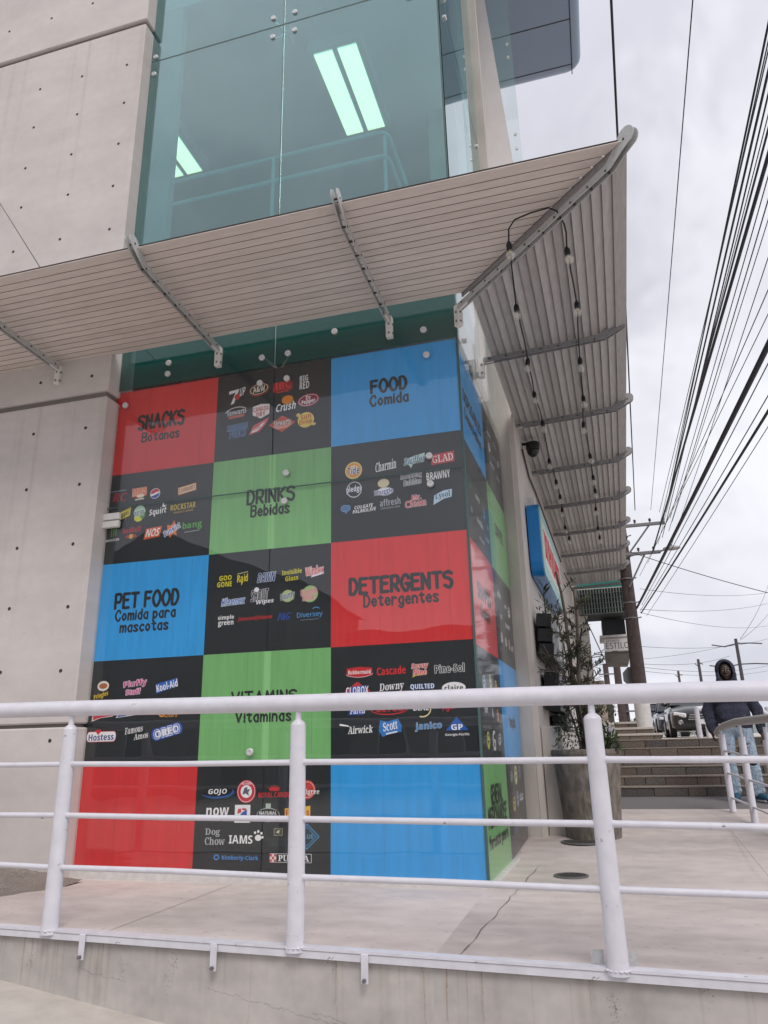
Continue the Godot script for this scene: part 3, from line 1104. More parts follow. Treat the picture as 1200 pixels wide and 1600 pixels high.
func lettering(cell: MeshInstance3D, text: String, c: Vector2, w: float, cap: float, weight := 0.145, z0 := 0.0008) -> void:
	# lay out in grid units first
	var lines := []
	var pen := 0.0
	for ch in text:
		if ch == " ":
			pen += 4.0
			continue
		var wide := 0.0
		for st: String in STROKES[ch].split(" "):
			var pts := []
			var s := st.substr(1)
			for i in range(0, s.length() - 1, 2):
				pts.append(Vector2(float(s[i].to_int()), yv(s[i + 1])))
				wide = maxf(wide, pts[-1].x)
			if st[0] == "c" and pts.size() > 2:
				var sm := []
				var closed: bool = pts[0] == pts[-1]
				for i in pts.size() - 1:
					var p0: Vector2 = pts[i - 1] if i > 0 else (pts[-2] if closed else pts[0])
					var p3: Vector2 = pts[i + 2] if i + 2 < pts.size() else (pts[1] if closed else pts[-1])
					for k in 4: sm.append(pts[i].cubic_interpolate(pts[i + 1], p0, p3, k / 4.0))
				sm.append(pts[-1])
				pts = sm
			for i in pts.size(): pts[i] += Vector2(pen, 0)
			lines.append(pts)
		pen += wide + 2.6
	pen -= 2.6
	var ky := cap / 9.0
	var kx := w / pen
	var r := cap * weight * 0.5
	var b := MB.new()
	var zi := 0
	for pts: Array in lines:
		for i in pts.size():
			var p := Vector2((pts[i].x - pen * 0.5) * kx, pts[i].y * ky) + c
			var z := z0 + 0.00012 * (zi % 9)
			zi += 1
			for k in 10: flat(b, p, p + Vector2(r, 0).rotated(TAU * k / 10), p + Vector2(r, 0).rotated(TAU * (k + 1) / 10), z)
			if i + 1 < pts.size():
				var q := Vector2((pts[i + 1].x - pen * 0.5) * kx, pts[i + 1].y * ky) + c
				if p.distance_to(q) < 1e-5: continue
				var o := (q - p).normalized().orthogonal() * r
				z += 0.00006
				flat(b, p - o, q - o, q + o, z)
				flat(b, p - o, q + o, p + o, z)
	obj("lettering", b, M.ink, cell, false)

func front_print(c: Dictionary) -> void:
	lettering(c["00"], "SNACKS", Vector2(-2.897, 3.921), 0.486, 0.142, 0.205)
	lettering(c["00"], "Botanas", Vector2(-2.891, 3.787), 0.396, 0.087, 0.205)
	lettering(c["20"], "FOOD", Vector2(-0.621, 3.943), 0.318, 0.114, 0.24)
	lettering(c["20"], "Comida", Vector2(-0.619, 3.815), 0.339, 0.094, 0.205)
	lettering(c["11"], "DRINKS", Vector2(-1.727, 3.026), 0.444, 0.120, 0.205)
	lettering(c["11"], "Bebidas", Vector2(-1.730, 2.907), 0.360, 0.095, 0.205)
	lettering(c["02"], "PET FOOD", Vector2(-2.903, 2.177), 0.630, 0.127, 0.22)
	lettering(c["02"], "Comida para", Vector2(-2.904, 2.066), 0.594, 0.086, 0.205)
	lettering(c["02"], "mascotas", Vector2(-2.907, 1.959), 0.474, 0.085, 0.205)
	lettering(c["22"], "DETERGENTS", Vector2(-0.567, 2.139), 0.849, 0.122, 0.25)
	lettering(c["22"], "Detergentes", Vector2(-0.566, 2.029), 0.612, 0.089, 0.205)
	lettering(c["13"], "VITAMINS", Vector2(-1.740, 1.301), 0.568, 0.091, 0.205)
	lettering(c["13"], "Vitaminas", Vector2(-1.741, 1.156), 0.483, 0.080, 0.205)
	mark(c["10"], Vector2(-2.097, 4.133), [["P","e8e8ee",-0.086,0.047,0.020,0.060,-0.033,-0.087,-0.066,-0.094,-0.020,0.027,-0.086,0.013], ["E","c23a3a",0.000,-0.020,0.030,0.030,0.000], ["T","e4e4ea","UP","b",0.053,0.027,0.079,0.081,0.3,0.209]])
	mark(c["10"], Vector2(-1.875, 4.151), [["E","8a3a26",0.000,0.000,0.104,0.067,0.140], ["E","e9d9c4",0.000,0.007,0.091,0.053,0.140], ["E","2a1a14",0.000,0.007,0.084,0.047,0.140], ["T","f4eee0","A&W","b",0.000,0.007,0.123,0.060,0,0.070]])
	mark(c["10"], Vector2(-1.635, 4.152), [["B","a8202a",0.000,-0.007,0.192,0.086,0.1,0.035], ["T","e23a3c","IBC","b",0.000,0.007,0.160,0.073,0,0.035,"6a1016",0.003], ["B","e04040",0.000,-0.060,0.128,0.008,0,0.035]])
	mark(c["10"], Vector2(-1.426, 4.158), [["T","dfe2e6","BIG","b",0.000,0.039,0.089,0.059,0.1,0.070], ["T","e8eaee","RED","b",0.006,-0.033,0.101,0.072,0.1,0.070]])
	mark(c["10"], Vector2(-2.096, 3.947), [["A","e0e2e6",-0.007,0.007,0.112,0.053,0.070,0.349,2.967,0.008], ["T","d8dadf","Stewarts","s",0.000,0.007,0.197,0.053,0,0.070], ["B","c0604e",0.000,-0.039,0.158,0.026,0.4,0.052]])
	mark(c["10"], Vector2(-1.848, 3.929), [["P","ece6e6",-0.084,0.052,0.000,0.072,0.084,0.059,0.084,-0.039,0.000,-0.078,-0.084,-0.033], ["T","b03038","CANADA","b",0.000,0.020,0.155,0.046,0,0.035], ["T","b03038","DRY","b",0.000,-0.033,0.090,0.046,0,0.035]])
	mark(c["10"], Vector2(-1.599, 3.950), [["E","e08a22",0.013,0.052,0.057,0.045,0.000], ["T","eef2f4","Crush","b",0.000,-0.013,0.209,0.084,0.2,0.052]])
	mark(c["10"], Vector2(-1.379, 3.968), [["E","8c1a3c",0.000,0.000,0.106,0.065,0.105], ["A","e6c4cc",0.000,0.000,0.097,0.057,0.105,0.000,6.283,0.006], ["T","f2eef0","Dr","b",0.000,0.026,0.050,0.039,0,0.052], ["T","f2eef0","Pepper","b",0.000,-0.019,0.138,0.052,0.1,0.087]])
	mark(c["10"], Vector2(-2.081, 3.768), [["T","1c2a4c","HAWAIIAN","b",0.000,0.032,0.214,0.058,0.15,0.070,"7ea6d8",0.003], ["T","1c2a4c","PUNCH","b",0.006,-0.039,0.175,0.071,0.15,0.070,"7ea6d8",0.003]])
	mark(c["10"], Vector2(-1.868, 3.770), [["P","d86a70",-0.096,-0.071,-0.051,0.019,0.103,0.084,0.077,0.026,0.013,-0.045], ["P","f2e6e8",-0.077,-0.052,-0.032,-0.006,0.064,0.045,0.038,0.006,-0.019,-0.045], ["T","c03840","Diet","b",-0.013,0.000,0.077,0.039,0.4,0.384]])
	mark(c["10"], Vector2(-1.633, 3.768), [["P","c8503c",-0.132,0.000,0.000,0.083,0.132,0.000,0.000,-0.083], ["P","e0a090",-0.101,-0.019,0.101,-0.013,0.050,-0.045,-0.050,-0.051], ["T","f6f0ea","Stewarts","s",0.000,0.013,0.170,0.058,0,0.052,"6a2018",0.003]])
	mark(c["10"], Vector2(-1.402, 3.773), [["E","e6cf70",0.000,0.000,0.080,0.076,0.000], ["E","e6cf70",-0.074,0.057,0.019,0.019,0.000], ["E","e6cf70",0.074,-0.051,0.025,0.013,0.000], ["T","c86428","Sun","b",0.000,0.032,0.099,0.051,0,0.140], ["T","c86428","Drop","b",0.000,-0.025,0.123,0.057,0,0.105]])
	mark(c["01"], Vector2(-3.274, 3.250), [["T","a3202c","RC","b",0.000,-0.006,0.153,0.083,0.15,-0.035], ["B","8890a0",-0.028,0.058,0.174,0.009,0,0.035]])
	mark(c["01"], Vector2(-3.068, 3.252), [["B","d8542e",0.000,0.019,0.158,0.089,0,0.035], ["T","e06436","MUG","b",0.000,0.025,0.144,0.070,0,0.035,"f0dcc0",0.004], ["E","f0e4d0",0.014,-0.019,0.041,0.019,0.000], ["B","d8d0c4",0.007,-0.051,0.096,0.016,0,0.035]])
	mark(c["01"], Vector2(-2.899, 3.239), [["E","f2f2f6",0.000,0.000,0.053,0.051,0.000], ["P","cc2832",-0.044,0.019,-0.027,0.038,0.000,0.047,0.027,0.041,0.046,0.019,0.014,0.013,-0.020,0.000,-0.050,-0.006], ["P","1d4aa0",-0.045,-0.025,-0.014,-0.019,0.027,-0.006,0.050,0.009,0.041,-0.025,0.014,-0.046,-0.020,-0.044]])
	mark(c["01"], Vector2(-2.566, 3.245), [["B","c8763c",0.000,0.000,0.191,0.075,0.1,0.175], ["B","ead9b8",0.000,0.000,0.178,0.062,0.1,0.175], ["T","9a3a20","STARBURST","b",0.000,0.000,0.164,0.041,0,0.175]])
	mark(c["01"], Vector2(-3.254, 3.051), [["P","d8ca28",-0.110,-0.082,-0.103,0.000,0.110,0.082,0.103,0.000], ["T","26240e","Schweppes","b",0.000,0.000,0.185,0.063,0,0.314]])
	mark(c["01"], Vector2(-3.049, 3.054), [["E","bfe0c8",0.000,0.019,0.061,0.062,0.000], ["E","d8d840",-0.007,-0.031,0.047,0.044,0.000], ["E","5a9a50",0.034,-0.013,0.027,0.038,0.000], ["T","2c6a8a","MIST","b",0.000,0.006,0.101,0.050,0,0.105,"f0f6f2",0.003]])
	mark(c["01"], Vector2(-2.857, 3.059), [["T","f2f4f4","Squirt","b",0.000,-0.006,0.187,0.081,0.15,0.070], ["P","f2f4f4",0.040,0.044,0.053,0.081,0.067,0.050,0.093,0.056,0.067,0.031]])
	mark(c["01"], Vector2(-2.596, 3.061), [["T","c9b23c","ROCKSTAR","b",0.000,0.019,0.257,0.056,0,0.035], ["T","b08a38","ENERGY DRINK","b",0.007,-0.031,0.204,0.019,0,0.052]])
	mark(c["01"], Vector2(-3.306, 2.887), [["P","5f9a34",-0.034,0.056,-0.021,0.056,-0.021,-0.025,-0.027,-0.037], ["P","5f9a34",-0.010,0.056,0.005,0.056,0.003,-0.037,-0.007,-0.019], ["P","5f9a34",0.015,0.056,0.033,0.059,0.024,-0.037,0.015,-0.012], ["T","e6e8ea","MONSTER","s",-0.007,-0.062,0.144,0.022,0,0.035]])
	mark(c["01"], Vector2(-3.118, 2.887), [["T","b02834","RedBull","b",0.000,0.019,0.189,0.056,0,0.052], ["E","d9a83a",0.000,-0.043,0.027,0.022,0.000], ["P","b02834",-0.061,-0.056,-0.047,-0.025,-0.014,-0.037,-0.027,-0.056], ["P","b02834",0.061,-0.056,0.047,-0.025,0.014,-0.037,0.027,-0.056]])
	mark(c["01"], Vector2(-2.892, 2.852), [["P","d8643a",-0.093,-0.055,-0.073,0.049,0.093,0.061,0.073,-0.037], ["T","f4f2f0","NOS","b",0.000,0.006,0.153,0.073,0.25,0.035]])
	mark(c["01"], Vector2(-2.696, 2.869), [["P","e07a28",-0.039,-0.037,-0.079,-0.061,-0.046,0.000,-0.053,0.049,-0.007,0.037,0.020,0.085,0.033,0.043,0.079,0.024,0.046,-0.012,0.053,-0.061,0.013,-0.043,-0.013,-0.079], ["T","1f4a9c","Sunkist","b",0.000,0.000,0.184,0.061,0.1,0.454,"f2f4fa",0.004]])
	mark(c["01"], Vector2(-2.490, 2.879), [["T","58a83e","bang","b",0.000,0.006,0.194,0.085,0,0.052], ["B","9aa0a6",0.000,-0.048,0.155,0.007,0,0.052]])
	mark(c["21"], Vector2(-0.953, 3.226), [["E","e6c878",0.000,0.000,0.078,0.080,0.000], ["E","e09a4a",0.000,0.000,0.064,0.065,0.000], ["E","f0dca0",0.000,0.006,0.047,0.042,0.000], ["T","2c4a8c","Tide","b",0.000,0.000,0.116,0.071,0.1,0.035,"f4f4f8",0.003]])
	mark(c["21"], Vector2(-0.662, 3.237), [["T","eceff4","Charmin","s",0.000,0.000,0.199,0.088,0.15,0.105]])
	mark(c["21"], Vector2(-0.408, 3.257), [["P","bfe0d8",-0.095,-0.035,-0.045,0.023,0.089,0.053,0.089,0.018,0.000,-0.018], ["T","3f7a9c","Swiffer","b",0.000,0.000,0.196,0.070,0.2,0.087,"eef6f6",0.003], ["P","bfe0d8",-0.056,-0.035,-0.017,-0.041,-0.034,-0.076]])
	mark(c["21"], Vector2(-0.167, 3.240), [["B","c8404c",0.000,0.000,0.198,0.093,0.08,0.070], ["T","f6f0f0","GLAD","s",0.000,0.000,0.176,0.064,0,0.070]])
	mark(c["21"], Vector2(-0.949, 3.049), [["A","d8dce4",0.000,0.000,0.069,0.073,0.000,0.000,6.283,0.008], ["T","eef0f4","pledge","b",0.000,0.000,0.139,0.070,0,0.052,"2c4478",0.003]])
	mark(c["21"], Vector2(-0.687, 3.024), [["E","e8eef6",0.011,-0.023,0.073,0.035,0.000], ["E","d9cfae",0.000,0.052,0.051,0.040,0.000], ["T","2f4e94","Snuggle","b",0.000,-0.029,0.164,0.064,0,0.087,"f2f4fa",0.003]])
	mark(c["21"], Vector2(-0.444, 3.087), [["T","3a3f46","Scrubbing","b",0.000,0.023,0.189,0.052,0.1,0.070,"e8ebf0",0.003], ["T","3a3f46","Bubbles","b",0.011,-0.029,0.156,0.052,0.1,0.070,"e8ebf0",0.003]])
	mark(c["21"], Vector2(-0.211, 3.093), [["T","f2f3f5","BRAWNY","b",0.000,0.000,0.202,0.069,0,0.052]])
	mark(c["21"], Vector2(-1.028, 2.881), [["E","6a94cc",-0.011,0.006,0.034,0.032,0.000], ["E","6a94cc",0.017,0.006,0.029,0.029,0.000], ["B","6a94cc",0.006,-0.017,0.014,0.052,0,0.000], ["A","3a4552",-0.011,0.006,0.020,0.017,0.000,0.000,6.283,0.006], ["A","3a4552",0.017,0.006,0.017,0.015,0.000,0.000,6.283,0.005]])
	mark(c["21"], Vector2(-0.860, 2.871), [["T","f2f4f6","COLGATE","b",-0.006,0.017,0.170,0.030,0.2,0.052], ["T","f2f4f6","PALMOLIVE","b",0.000,-0.019,0.210,0.030,0.2,0.052]])
	mark(c["21"], Vector2(-0.633, 2.892), [["T","aab0b8","affresh","b",0.000,0.011,0.179,0.063,0,0.052], ["T","9aa0a8","APPLIANCE CARE","b",0.000,-0.040,0.168,0.016,0,0.035]])
	mark(c["21"], Vector2(-0.414, 2.884), [["T","c83a48","Mr.","b",0.011,0.034,0.077,0.045,0,0.052,"f2e8ea",0.003], ["T","c83a48","Clean","b",0.000,-0.017,0.176,0.062,0,0.052,"f2e8ea",0.003]])
	mark(c["21"], Vector2(-0.182, 2.901), [["P","bcd8ec",-0.081,-0.067,-0.070,0.017,0.011,0.051,0.081,0.056,0.075,-0.011,0.011,-0.022], ["T","2c3a58","Lysol","s",0.000,0.006,0.134,0.062,0.1,0.140]])
	mark(c["12"], Vector2(-2.139, 2.342), [["T","e0d62c","GOO","b",0.006,0.028,0.117,0.043,0,0.017], ["T","e0d62c","GONE","b",0.000,-0.028,0.141,0.045,0,0.017]])
	mark(c["12"], Vector2(-1.970, 2.357), [["T","e2d430","Raid","b",0.000,0.000,0.103,0.068,0.05,0.052], ["B","c9c9a0",0.000,0.045,0.103,0.006,0,0.140], ["P","e2d430",-0.012,-0.034,0.006,-0.034,-0.006,-0.068]])
	mark(c["12"], Vector2(-1.744, 2.346), [["T","22305c","DAWN","b",0.000,0.000,0.173,0.079,0.2,0.035,"c8d6f0",0.004]])
	mark(c["12"], Vector2(-1.512, 2.347), [["T","d8d23a","Invisible","b",0.000,0.028,0.181,0.044,0,0.052], ["T","d8d23a","Glass","b",0.000,-0.028,0.117,0.044,0,0.052]])
	mark(c["12"], Vector2(-1.306, 2.358), [["T","c8343c","Windex","b",0.000,0.011,0.167,0.077,0.05,0.070,"f0dcdc",0.004], ["P","e6e2ee",-0.034,-0.050,-0.023,-0.033,0.080,-0.006,0.069,-0.028]])
	mark(c["12"], Vector2(-2.047, 2.161), [["T","2462b4","Kleenex","b",0.000,0.000,0.229,0.067,0.2,0.052,"e6eefa",0.004]])
	mark(c["12"], Vector2(-1.803, 2.182), [["T","16181e","SHOUT","b",0.000,0.011,0.167,0.099,0.1,0.052,"dfe2e8",0.003], ["T","f2f4f8","Wipes","b",0.048,-0.050,0.173,0.050,0.2,0.052], ["E","eef0f4",-0.030,0.061,0.022,0.020,0.000]])
	mark(c["12"], Vector2(-1.546, 2.162), [["E","b4c88c",0.000,0.005,0.055,0.052,0.000], ["T","20304c","Bounty","b",0.000,0.000,0.134,0.071,0.1,0.175,"dfe6e8",0.003]])
	mark(c["12"], Vector2(-1.356, 2.170), [["E","a0c884",0.011,0.000,0.071,0.071,0.000], ["T","c83444","Scotch","b",0.000,0.022,0.149,0.054,0.1,0.087,"f4ecec",0.003], ["T","c83444","Brite","b",0.000,-0.027,0.109,0.049,0.1,0.087,"f4ecec",0.003]])
	mark(c["12"], Vector2(-2.111, 1.994), [["T","f0f2f4","simple","b",0.000,0.025,0.151,0.049,0,0.017], ["T","f0f2f4","green","b",0.000,-0.027,0.145,0.049,0,0.017]])
	mark(c["12"], Vector2(-1.839, 1.998), [["T","c8282e","Johnson&Johnson","s",0.000,0.000,0.324,0.043,0.25,0.017]])
	mark(c["12"], Vector2(-1.575, 1.996), [["T","2a52b0","P&G","s",0.000,0.000,0.127,0.059,0.3,0.017]])
	mark(c["12"], Vector2(-1.346, 1.992), [["T","5aa4e0","Diversey","r",0.000,0.000,0.226,0.053,0,0.017], ["B","7a90a8",0.000,-0.037,0.158,0.004,0,0.017], ["A","5aa4e0",0.056,0.043,0.034,0.021,0.000,0.349,2.793,0.006]])
	mark(c["23"], Vector2(-0.920, 1.508), [["P","c8202e",-0.106,0.030,0.000,0.040,0.106,0.030,0.106,-0.030,0.000,-0.040,-0.106,-0.030], ["A","f0d4d6",0.000,0.000,0.122,0.043,0.000,3.491,5.934,0.004], ["T","f6eeee","Rubbermaid","b",0.000,0.000,0.186,0.033,0,0.000]])
	mark(c["23"], Vector2(-0.658, 1.508), [["T","dc2a30","Cascade","b",0.000,0.000,0.234,0.064,0,0.017]])
	mark(c["23"], Vector2(-0.427, 1.504), [["T","d82832","Spray","b",0.000,0.024,0.138,0.049,0.15,0.052,"f6e4e0",0.003], ["T","d82832","Nine","b",0.000,-0.020,0.112,0.044,0.15,0.052,"f6e4e0",0.003], ["P","e6d23c",-0.066,-0.059,-0.051,-0.044,0.071,-0.029,-0.031,-0.046]])
	mark(c["23"], Vector2(-0.194, 1.503), [["T","15171c","Pine-Sol","b",0.000,0.000,0.230,0.063,0,0.017,"eef0f2",0.003]])
	mark(c["23"], Vector2(-0.939, 1.365), [["P","c8343c",-0.106,-0.010,0.000,0.069,0.106,-0.005,0.000,-0.069], ["P","2a5cae",-0.090,-0.025,-0.042,0.030,0.074,0.039,0.085,-0.020], ["T","f6f6fa","CLOROX","b",0.000,0.000,0.190,0.059,0.05,0.035]])
	mark(c["23"], Vector2(-0.658, 1.378), [["T","f2f3f6","Downy","s",0.000,0.000,0.207,0.073,0.15,0.070]])
	mark(c["23"], Vector2(-0.413, 1.353), [["T","f0f2f8","QUILTED","b",0.000,0.019,0.187,0.043,0,0.000,"2a62ac",0.003], ["T","f0f2f8","NORTHERN","b",0.000,-0.029,0.172,0.034,0,0.000,"2a62ac",0.003]])
	mark(c["23"], Vector2(-0.168, 1.355), [["E","f0f1f4",0.000,0.000,0.092,0.043,0.000], ["T","16181c","claire","b",0.000,0.000,0.144,0.043,0,0.000]])
	mark(c["23"], Vector2(-0.940, 1.219), [["P","2c50b0",-0.074,-0.039,-0.063,0.015,0.063,0.024,0.053,-0.039], ["E","9a3c9c",0.011,0.039,0.026,0.024,0.000], ["T","f4f4f8","Purell","s",0.005,-0.005,0.132,0.049,0.2,0.035]])
	mark(c["23"], Vector2(-0.683, 1.215), [["A","d02a30",0.000,0.000,0.149,0.043,0.000,0.000,6.283,0.008], ["T","d8282e","BETCO","b",0.010,0.005,0.221,0.048,0.1,0.000]])
	mark(c["23"], Vector2(-0.429, 1.211), [["A","e8dca4",0.010,0.000,0.070,0.066,0.000,-1.920,1.047,0.009], ["T","f4f4f6","DIAL","b",0.000,0.005,0.121,0.040,0,0.000]])
	mark(c["23"], Vector2(-0.201, 1.217), [["T","d02834","Ajax","b",0.000,0.000,0.143,0.070,0.25,0.140]])
	mark(c["23"], Vector2(-0.942, 1.074), [["T","f4f5f6","Airwick","s",0.026,-0.005,0.208,0.057,0.15,0.035], ["P","f4f5f6",-0.146,0.029,-0.141,0.043,-0.073,0.029,-0.042,0.000,-0.068,0.019]])
	mark(c["23"], Vector2(-0.676, 1.081), [["P","2f7cc8",-0.092,-0.028,-0.082,0.052,-0.020,0.042,0.061,0.061,0.092,0.009,0.087,-0.038,0.020,-0.038,-0.061,-0.071], ["T","f4f6fa","Scott","s",0.000,0.009,0.122,0.066,0.1,0.175], ["B","dfe8f4",0.010,-0.042,0.092,0.012,0,0.175]])
	mark(c["23"], Vector2(-0.402, 1.078), [["T","3f86c4","janico","b",0.025,0.000,0.209,0.065,0.05,0.035,"c8dcec",0.002], ["P","dfe6dc",-0.055,0.051,-0.045,0.051,-0.080,-0.037,-0.109,-0.051,-0.070,-0.056]])
	mark(c["23"], Vector2(-0.158, 1.081), [["P","1f5cb4",-0.087,-0.037,0.000,0.060,0.087,-0.037], ["T","f6f8fa","GP","b",0.000,-0.014,0.087,0.041,0,0.000], ["T","eceef0","Georgia-Pacific","b",0.000,-0.069,0.184,0.023,0,0.000]])
	mark(c["03"], Vector2(-3.278, 1.465), [["E","e8e4de",0.013,0.033,0.058,0.043,0.000], ["E","b06a3a",0.013,0.033,0.042,0.024,0.000], ["T","d8c832","Pringles","b",0.000,-0.049,0.148,0.054,0.1,0.244,"6a1c1c",0.003]])
	mark(c["03"], Vector2(-2.954, 1.476), [["T","c83a86","Fluffy","b",0.006,0.027,0.226,0.065,0,0.087,"f4dcec",0.004], ["T","c83a86","Stuff","b",-0.006,-0.038,0.145,0.048,0,0.052,"f4dcec",0.004]])
	mark(c["03"], Vector2(-2.637, 1.471), [["P","2a62c0",-0.098,-0.059,-0.110,0.021,0.098,0.064,0.104,0.000], ["T","f4f6fa","Kool-Aid","b",0.000,0.005,0.202,0.064,0,0.209]])
	mark(c["03"], Vector2(-3.240, 1.243), [["P","e8dcdc",-0.108,-0.043,-0.102,0.021,0.102,0.027,0.096,-0.005,-0.025,-0.016], ["P","c82a38",-0.096,-0.032,-0.096,0.021,0.096,0.027,0.089,0.000,-0.025,-0.011]])
	mark(c["03"], Vector2(-2.963, 1.250), [["P","dfe4ee",-0.150,-0.026,-0.113,0.021,0.138,0.021,0.125,0.000], ["P","2454a8",-0.138,-0.021,-0.106,0.016,0.000,0.016,-0.050,-0.011]])
	mark(c["03"], Vector2(-2.612, 1.239), [["T","e89a34","CHIPS","b",0.030,-0.005,0.121,0.036,0,0.000], ["A","e89a34",-0.055,0.005,0.030,0.026,0.000,0.000,6.283,0.012], ["T","e8e4dc","AHOY","b",0.012,0.047,0.133,0.036,0,0.000]])
	mark(c["03"], Vector2(-3.237, 1.079), [["B","c8283a",0.000,-0.005,0.253,0.089,0,0.000], ["E","c8283a",-0.120,-0.005,0.025,0.045,0.000], ["E","c8283a",0.120,-0.005,0.025,0.045,0.000], ["B","f2f3f7",0.000,-0.005,0.247,0.079,0,0.000], ["E","f2f3f7",-0.120,-0.005,0.022,0.039,0.000], ["E","f2f3f7",0.120,-0.005,0.022,0.039,0.000], ["T","1e3a86","Hostess","b",0.000,-0.010,0.247,0.052,0,0.017], ["P","d8202e",-0.063,0.042,-0.044,0.058,-0.032,0.047,-0.019,0.058,0.000,0.042,-0.032,0.010]])
	mark(c["03"], Vector2(-2.893, 1.097), [["T","e8e8ea","Famous","s",-0.031,0.026,0.179,0.052,0.15,0.140], ["T","e8e8ea","Amos","s",0.043,-0.026,0.142,0.047,0.15,0.140]])
	mark(c["03"], Vector2(-2.608, 1.100), [["B","2a56b4",0.000,0.000,0.241,0.097,0,0.227], ["E","2a56b4",-0.114,-0.023,0.030,0.046,0.227], ["E","2a56b4",0.114,0.023,0.030,0.046,0.227], ["T","2450a8","OREO","b",0.000,0.000,0.241,0.072,0,0.227,"f2f5fb",0.005], ["T","f2f5fb","OREO","b",0.000,0.000,0.223,0.056,0,0.227]])
	mark(c["14"], Vector2(-2.116, 0.623), [["E","2c5a9c",0.006,-0.005,0.141,0.043,0.035], ["E","101318",-0.006,0.005,0.136,0.038,0.035], ["T","f0f2f4","GOJO","b",0.000,0.000,0.169,0.048,0.15,0.017]])
	mark(c["14"], Vector2(-1.865, 0.626), [["E","c8243a",0.000,0.000,0.082,0.085,0.000], ["A","f0dce0",0.000,0.000,0.075,0.079,0.000,0.000,6.283,0.004], ["E","eef0f2",0.000,0.000,0.049,0.047,0.000], ["P","5c646c",-0.033,-0.024,-0.017,0.028,0.011,0.033,0.006,0.014,0.033,0.019,0.017,-0.009,0.028,-0.033,-0.006,-0.014], ["T","f4e6e8","ARM & HAMMER","b",0.000,0.059,0.088,0.016,0,0.000]])
	mark(c["14"], Vector2(-1.630, 0.609), [["T","cc2c34","ROYAL CANIN","b",0.000,-0.009,0.259,0.037,0,0.017], ["P","cc2c34",-0.032,0.019,-0.049,0.051,-0.027,0.037,-0.022,0.061,-0.005,0.042,0.005,0.065,0.016,0.042,0.032,0.061,0.032,0.037,0.054,0.051,0.038,0.019]])
	mark(c["14"], Vector2(-1.363, 0.631), [["E","c03a34",0.011,0.005,0.069,0.069,0.000], ["A","e8b0a4",0.011,0.005,0.061,0.060,0.000,0.000,6.283,0.006], ["T","f2f2f4","Pedigree","s",0.016,-0.014,0.190,0.051,0,0.000]])
	mark(c["14"], Vector2(-2.108, 0.479), [["T","eef0f2","now","b",0.000,0.000,0.201,0.061,0.05,0.017]])
	mark(c["14"], Vector2(-1.892, 0.463), [["B","eceef2",0.000,0.000,0.132,0.130,0,0.000], ["P","2c52ac",-0.027,-0.023,-0.005,0.009,0.038,0.033,0.038,-0.033,-0.016,-0.037], ["P","cc3a44",-0.044,0.000,-0.038,0.037,-0.011,0.037,-0.011,0.009], ["B","cc3a44",0.014,0.033,0.033,0.014,0,0.000]])
	mark(c["14"], Vector2(-1.674, 0.468), [["A","a8bcb4",0.000,-0.014,0.097,0.051,0.000,0.000,6.283,0.005], ["B","12171a",0.000,-0.009,0.161,0.055,0,0.000], ["B","b4c2bc",0.000,0.051,0.043,0.037,0,0.000], ["T","e6eae8","NATURAL","b",0.000,0.000,0.145,0.024,0,0.000], ["T","e6eae8","CHOICE","b",0.000,-0.030,0.113,0.023,0,0.000]])
	mark(c["14"], Vector2(-1.430, 0.474), [["P","e8b62c",-0.105,0.027,0.105,0.046,0.105,-0.037,-0.105,-0.027], ["T","b8382c","Friskies","b",0.000,0.000,0.189,0.046,0,0.035]])
	mark(c["14"], Vector2(-2.126, 0.293), [["T","b4babe","Dog","s",-0.017,0.032,0.128,0.060,0,0.000], ["T","b4babe","Chow","s",0.006,-0.028,0.172,0.055,0,0.000]])
	mark(c["14"], Vector2(-1.900, 0.278), [["T","f0f2f4","IAMS","b",0.000,0.000,0.201,0.059,0,0.000]])
	mark(c["14"], Vector2(-1.747, 0.300), [["E","f0f2f4",-0.005,-0.009,0.027,0.022,0.000], ["E","f0f2f4",-0.032,0.027,0.010,0.010,0.000], ["E","f0f2f4",-0.005,0.036,0.010,0.011,0.000], ["E","f0f2f4",0.022,0.023,0.010,0.010,0.000], ["E","f0f2f4",0.032,-0.005,0.010,0.009,0.000]])
	mark(c["14"], Vector2(-1.585, 0.288), [["B","8f8f78",0.000,0.045,0.074,0.054,0,0.000], ["B","4c5044",0.000,0.045,0.063,0.045,0,0.000], ["P","d8d6c0",-0.016,0.041,-0.005,0.054,0.016,0.059,0.005,0.045,0.011,0.036], ["T","3a4a48","COUNTRY","s",0.000,-0.009,0.190,0.027,0,0.000], ["T","3a4a48","CHOICE","s",0.000,-0.043,0.153,0.027,0,0.000]])
	mark(c["14"], Vector2(-1.350, 0.303), [["P","3f7ea8",-0.104,0.000,0.000,0.094,0.104,0.000,0.000,-0.094], ["P","10202a",-0.088,0.000,0.000,0.080,0.088,0.000,0.000,-0.080], ["P","3f7ea8",-0.078,0.000,0.000,0.071,0.078,0.000,0.000,-0.071], ["P","14303e",-0.067,0.000,0.000,0.062,0.067,0.000,0.000,-0.062], ["T","5a9cc0","BLUE","b",0.000,0.000,0.104,0.031,0,0.000]])
	mark(c["14"], Vector2(-1.932, 0.144), [["T","4a92dc","Kimberly-Clark","b",0.032,0.000,0.308,0.041,0,0.000], ["A","4a92dc",-0.168,0.005,0.024,0.021,0.000,0.000,6.283,0.009]])
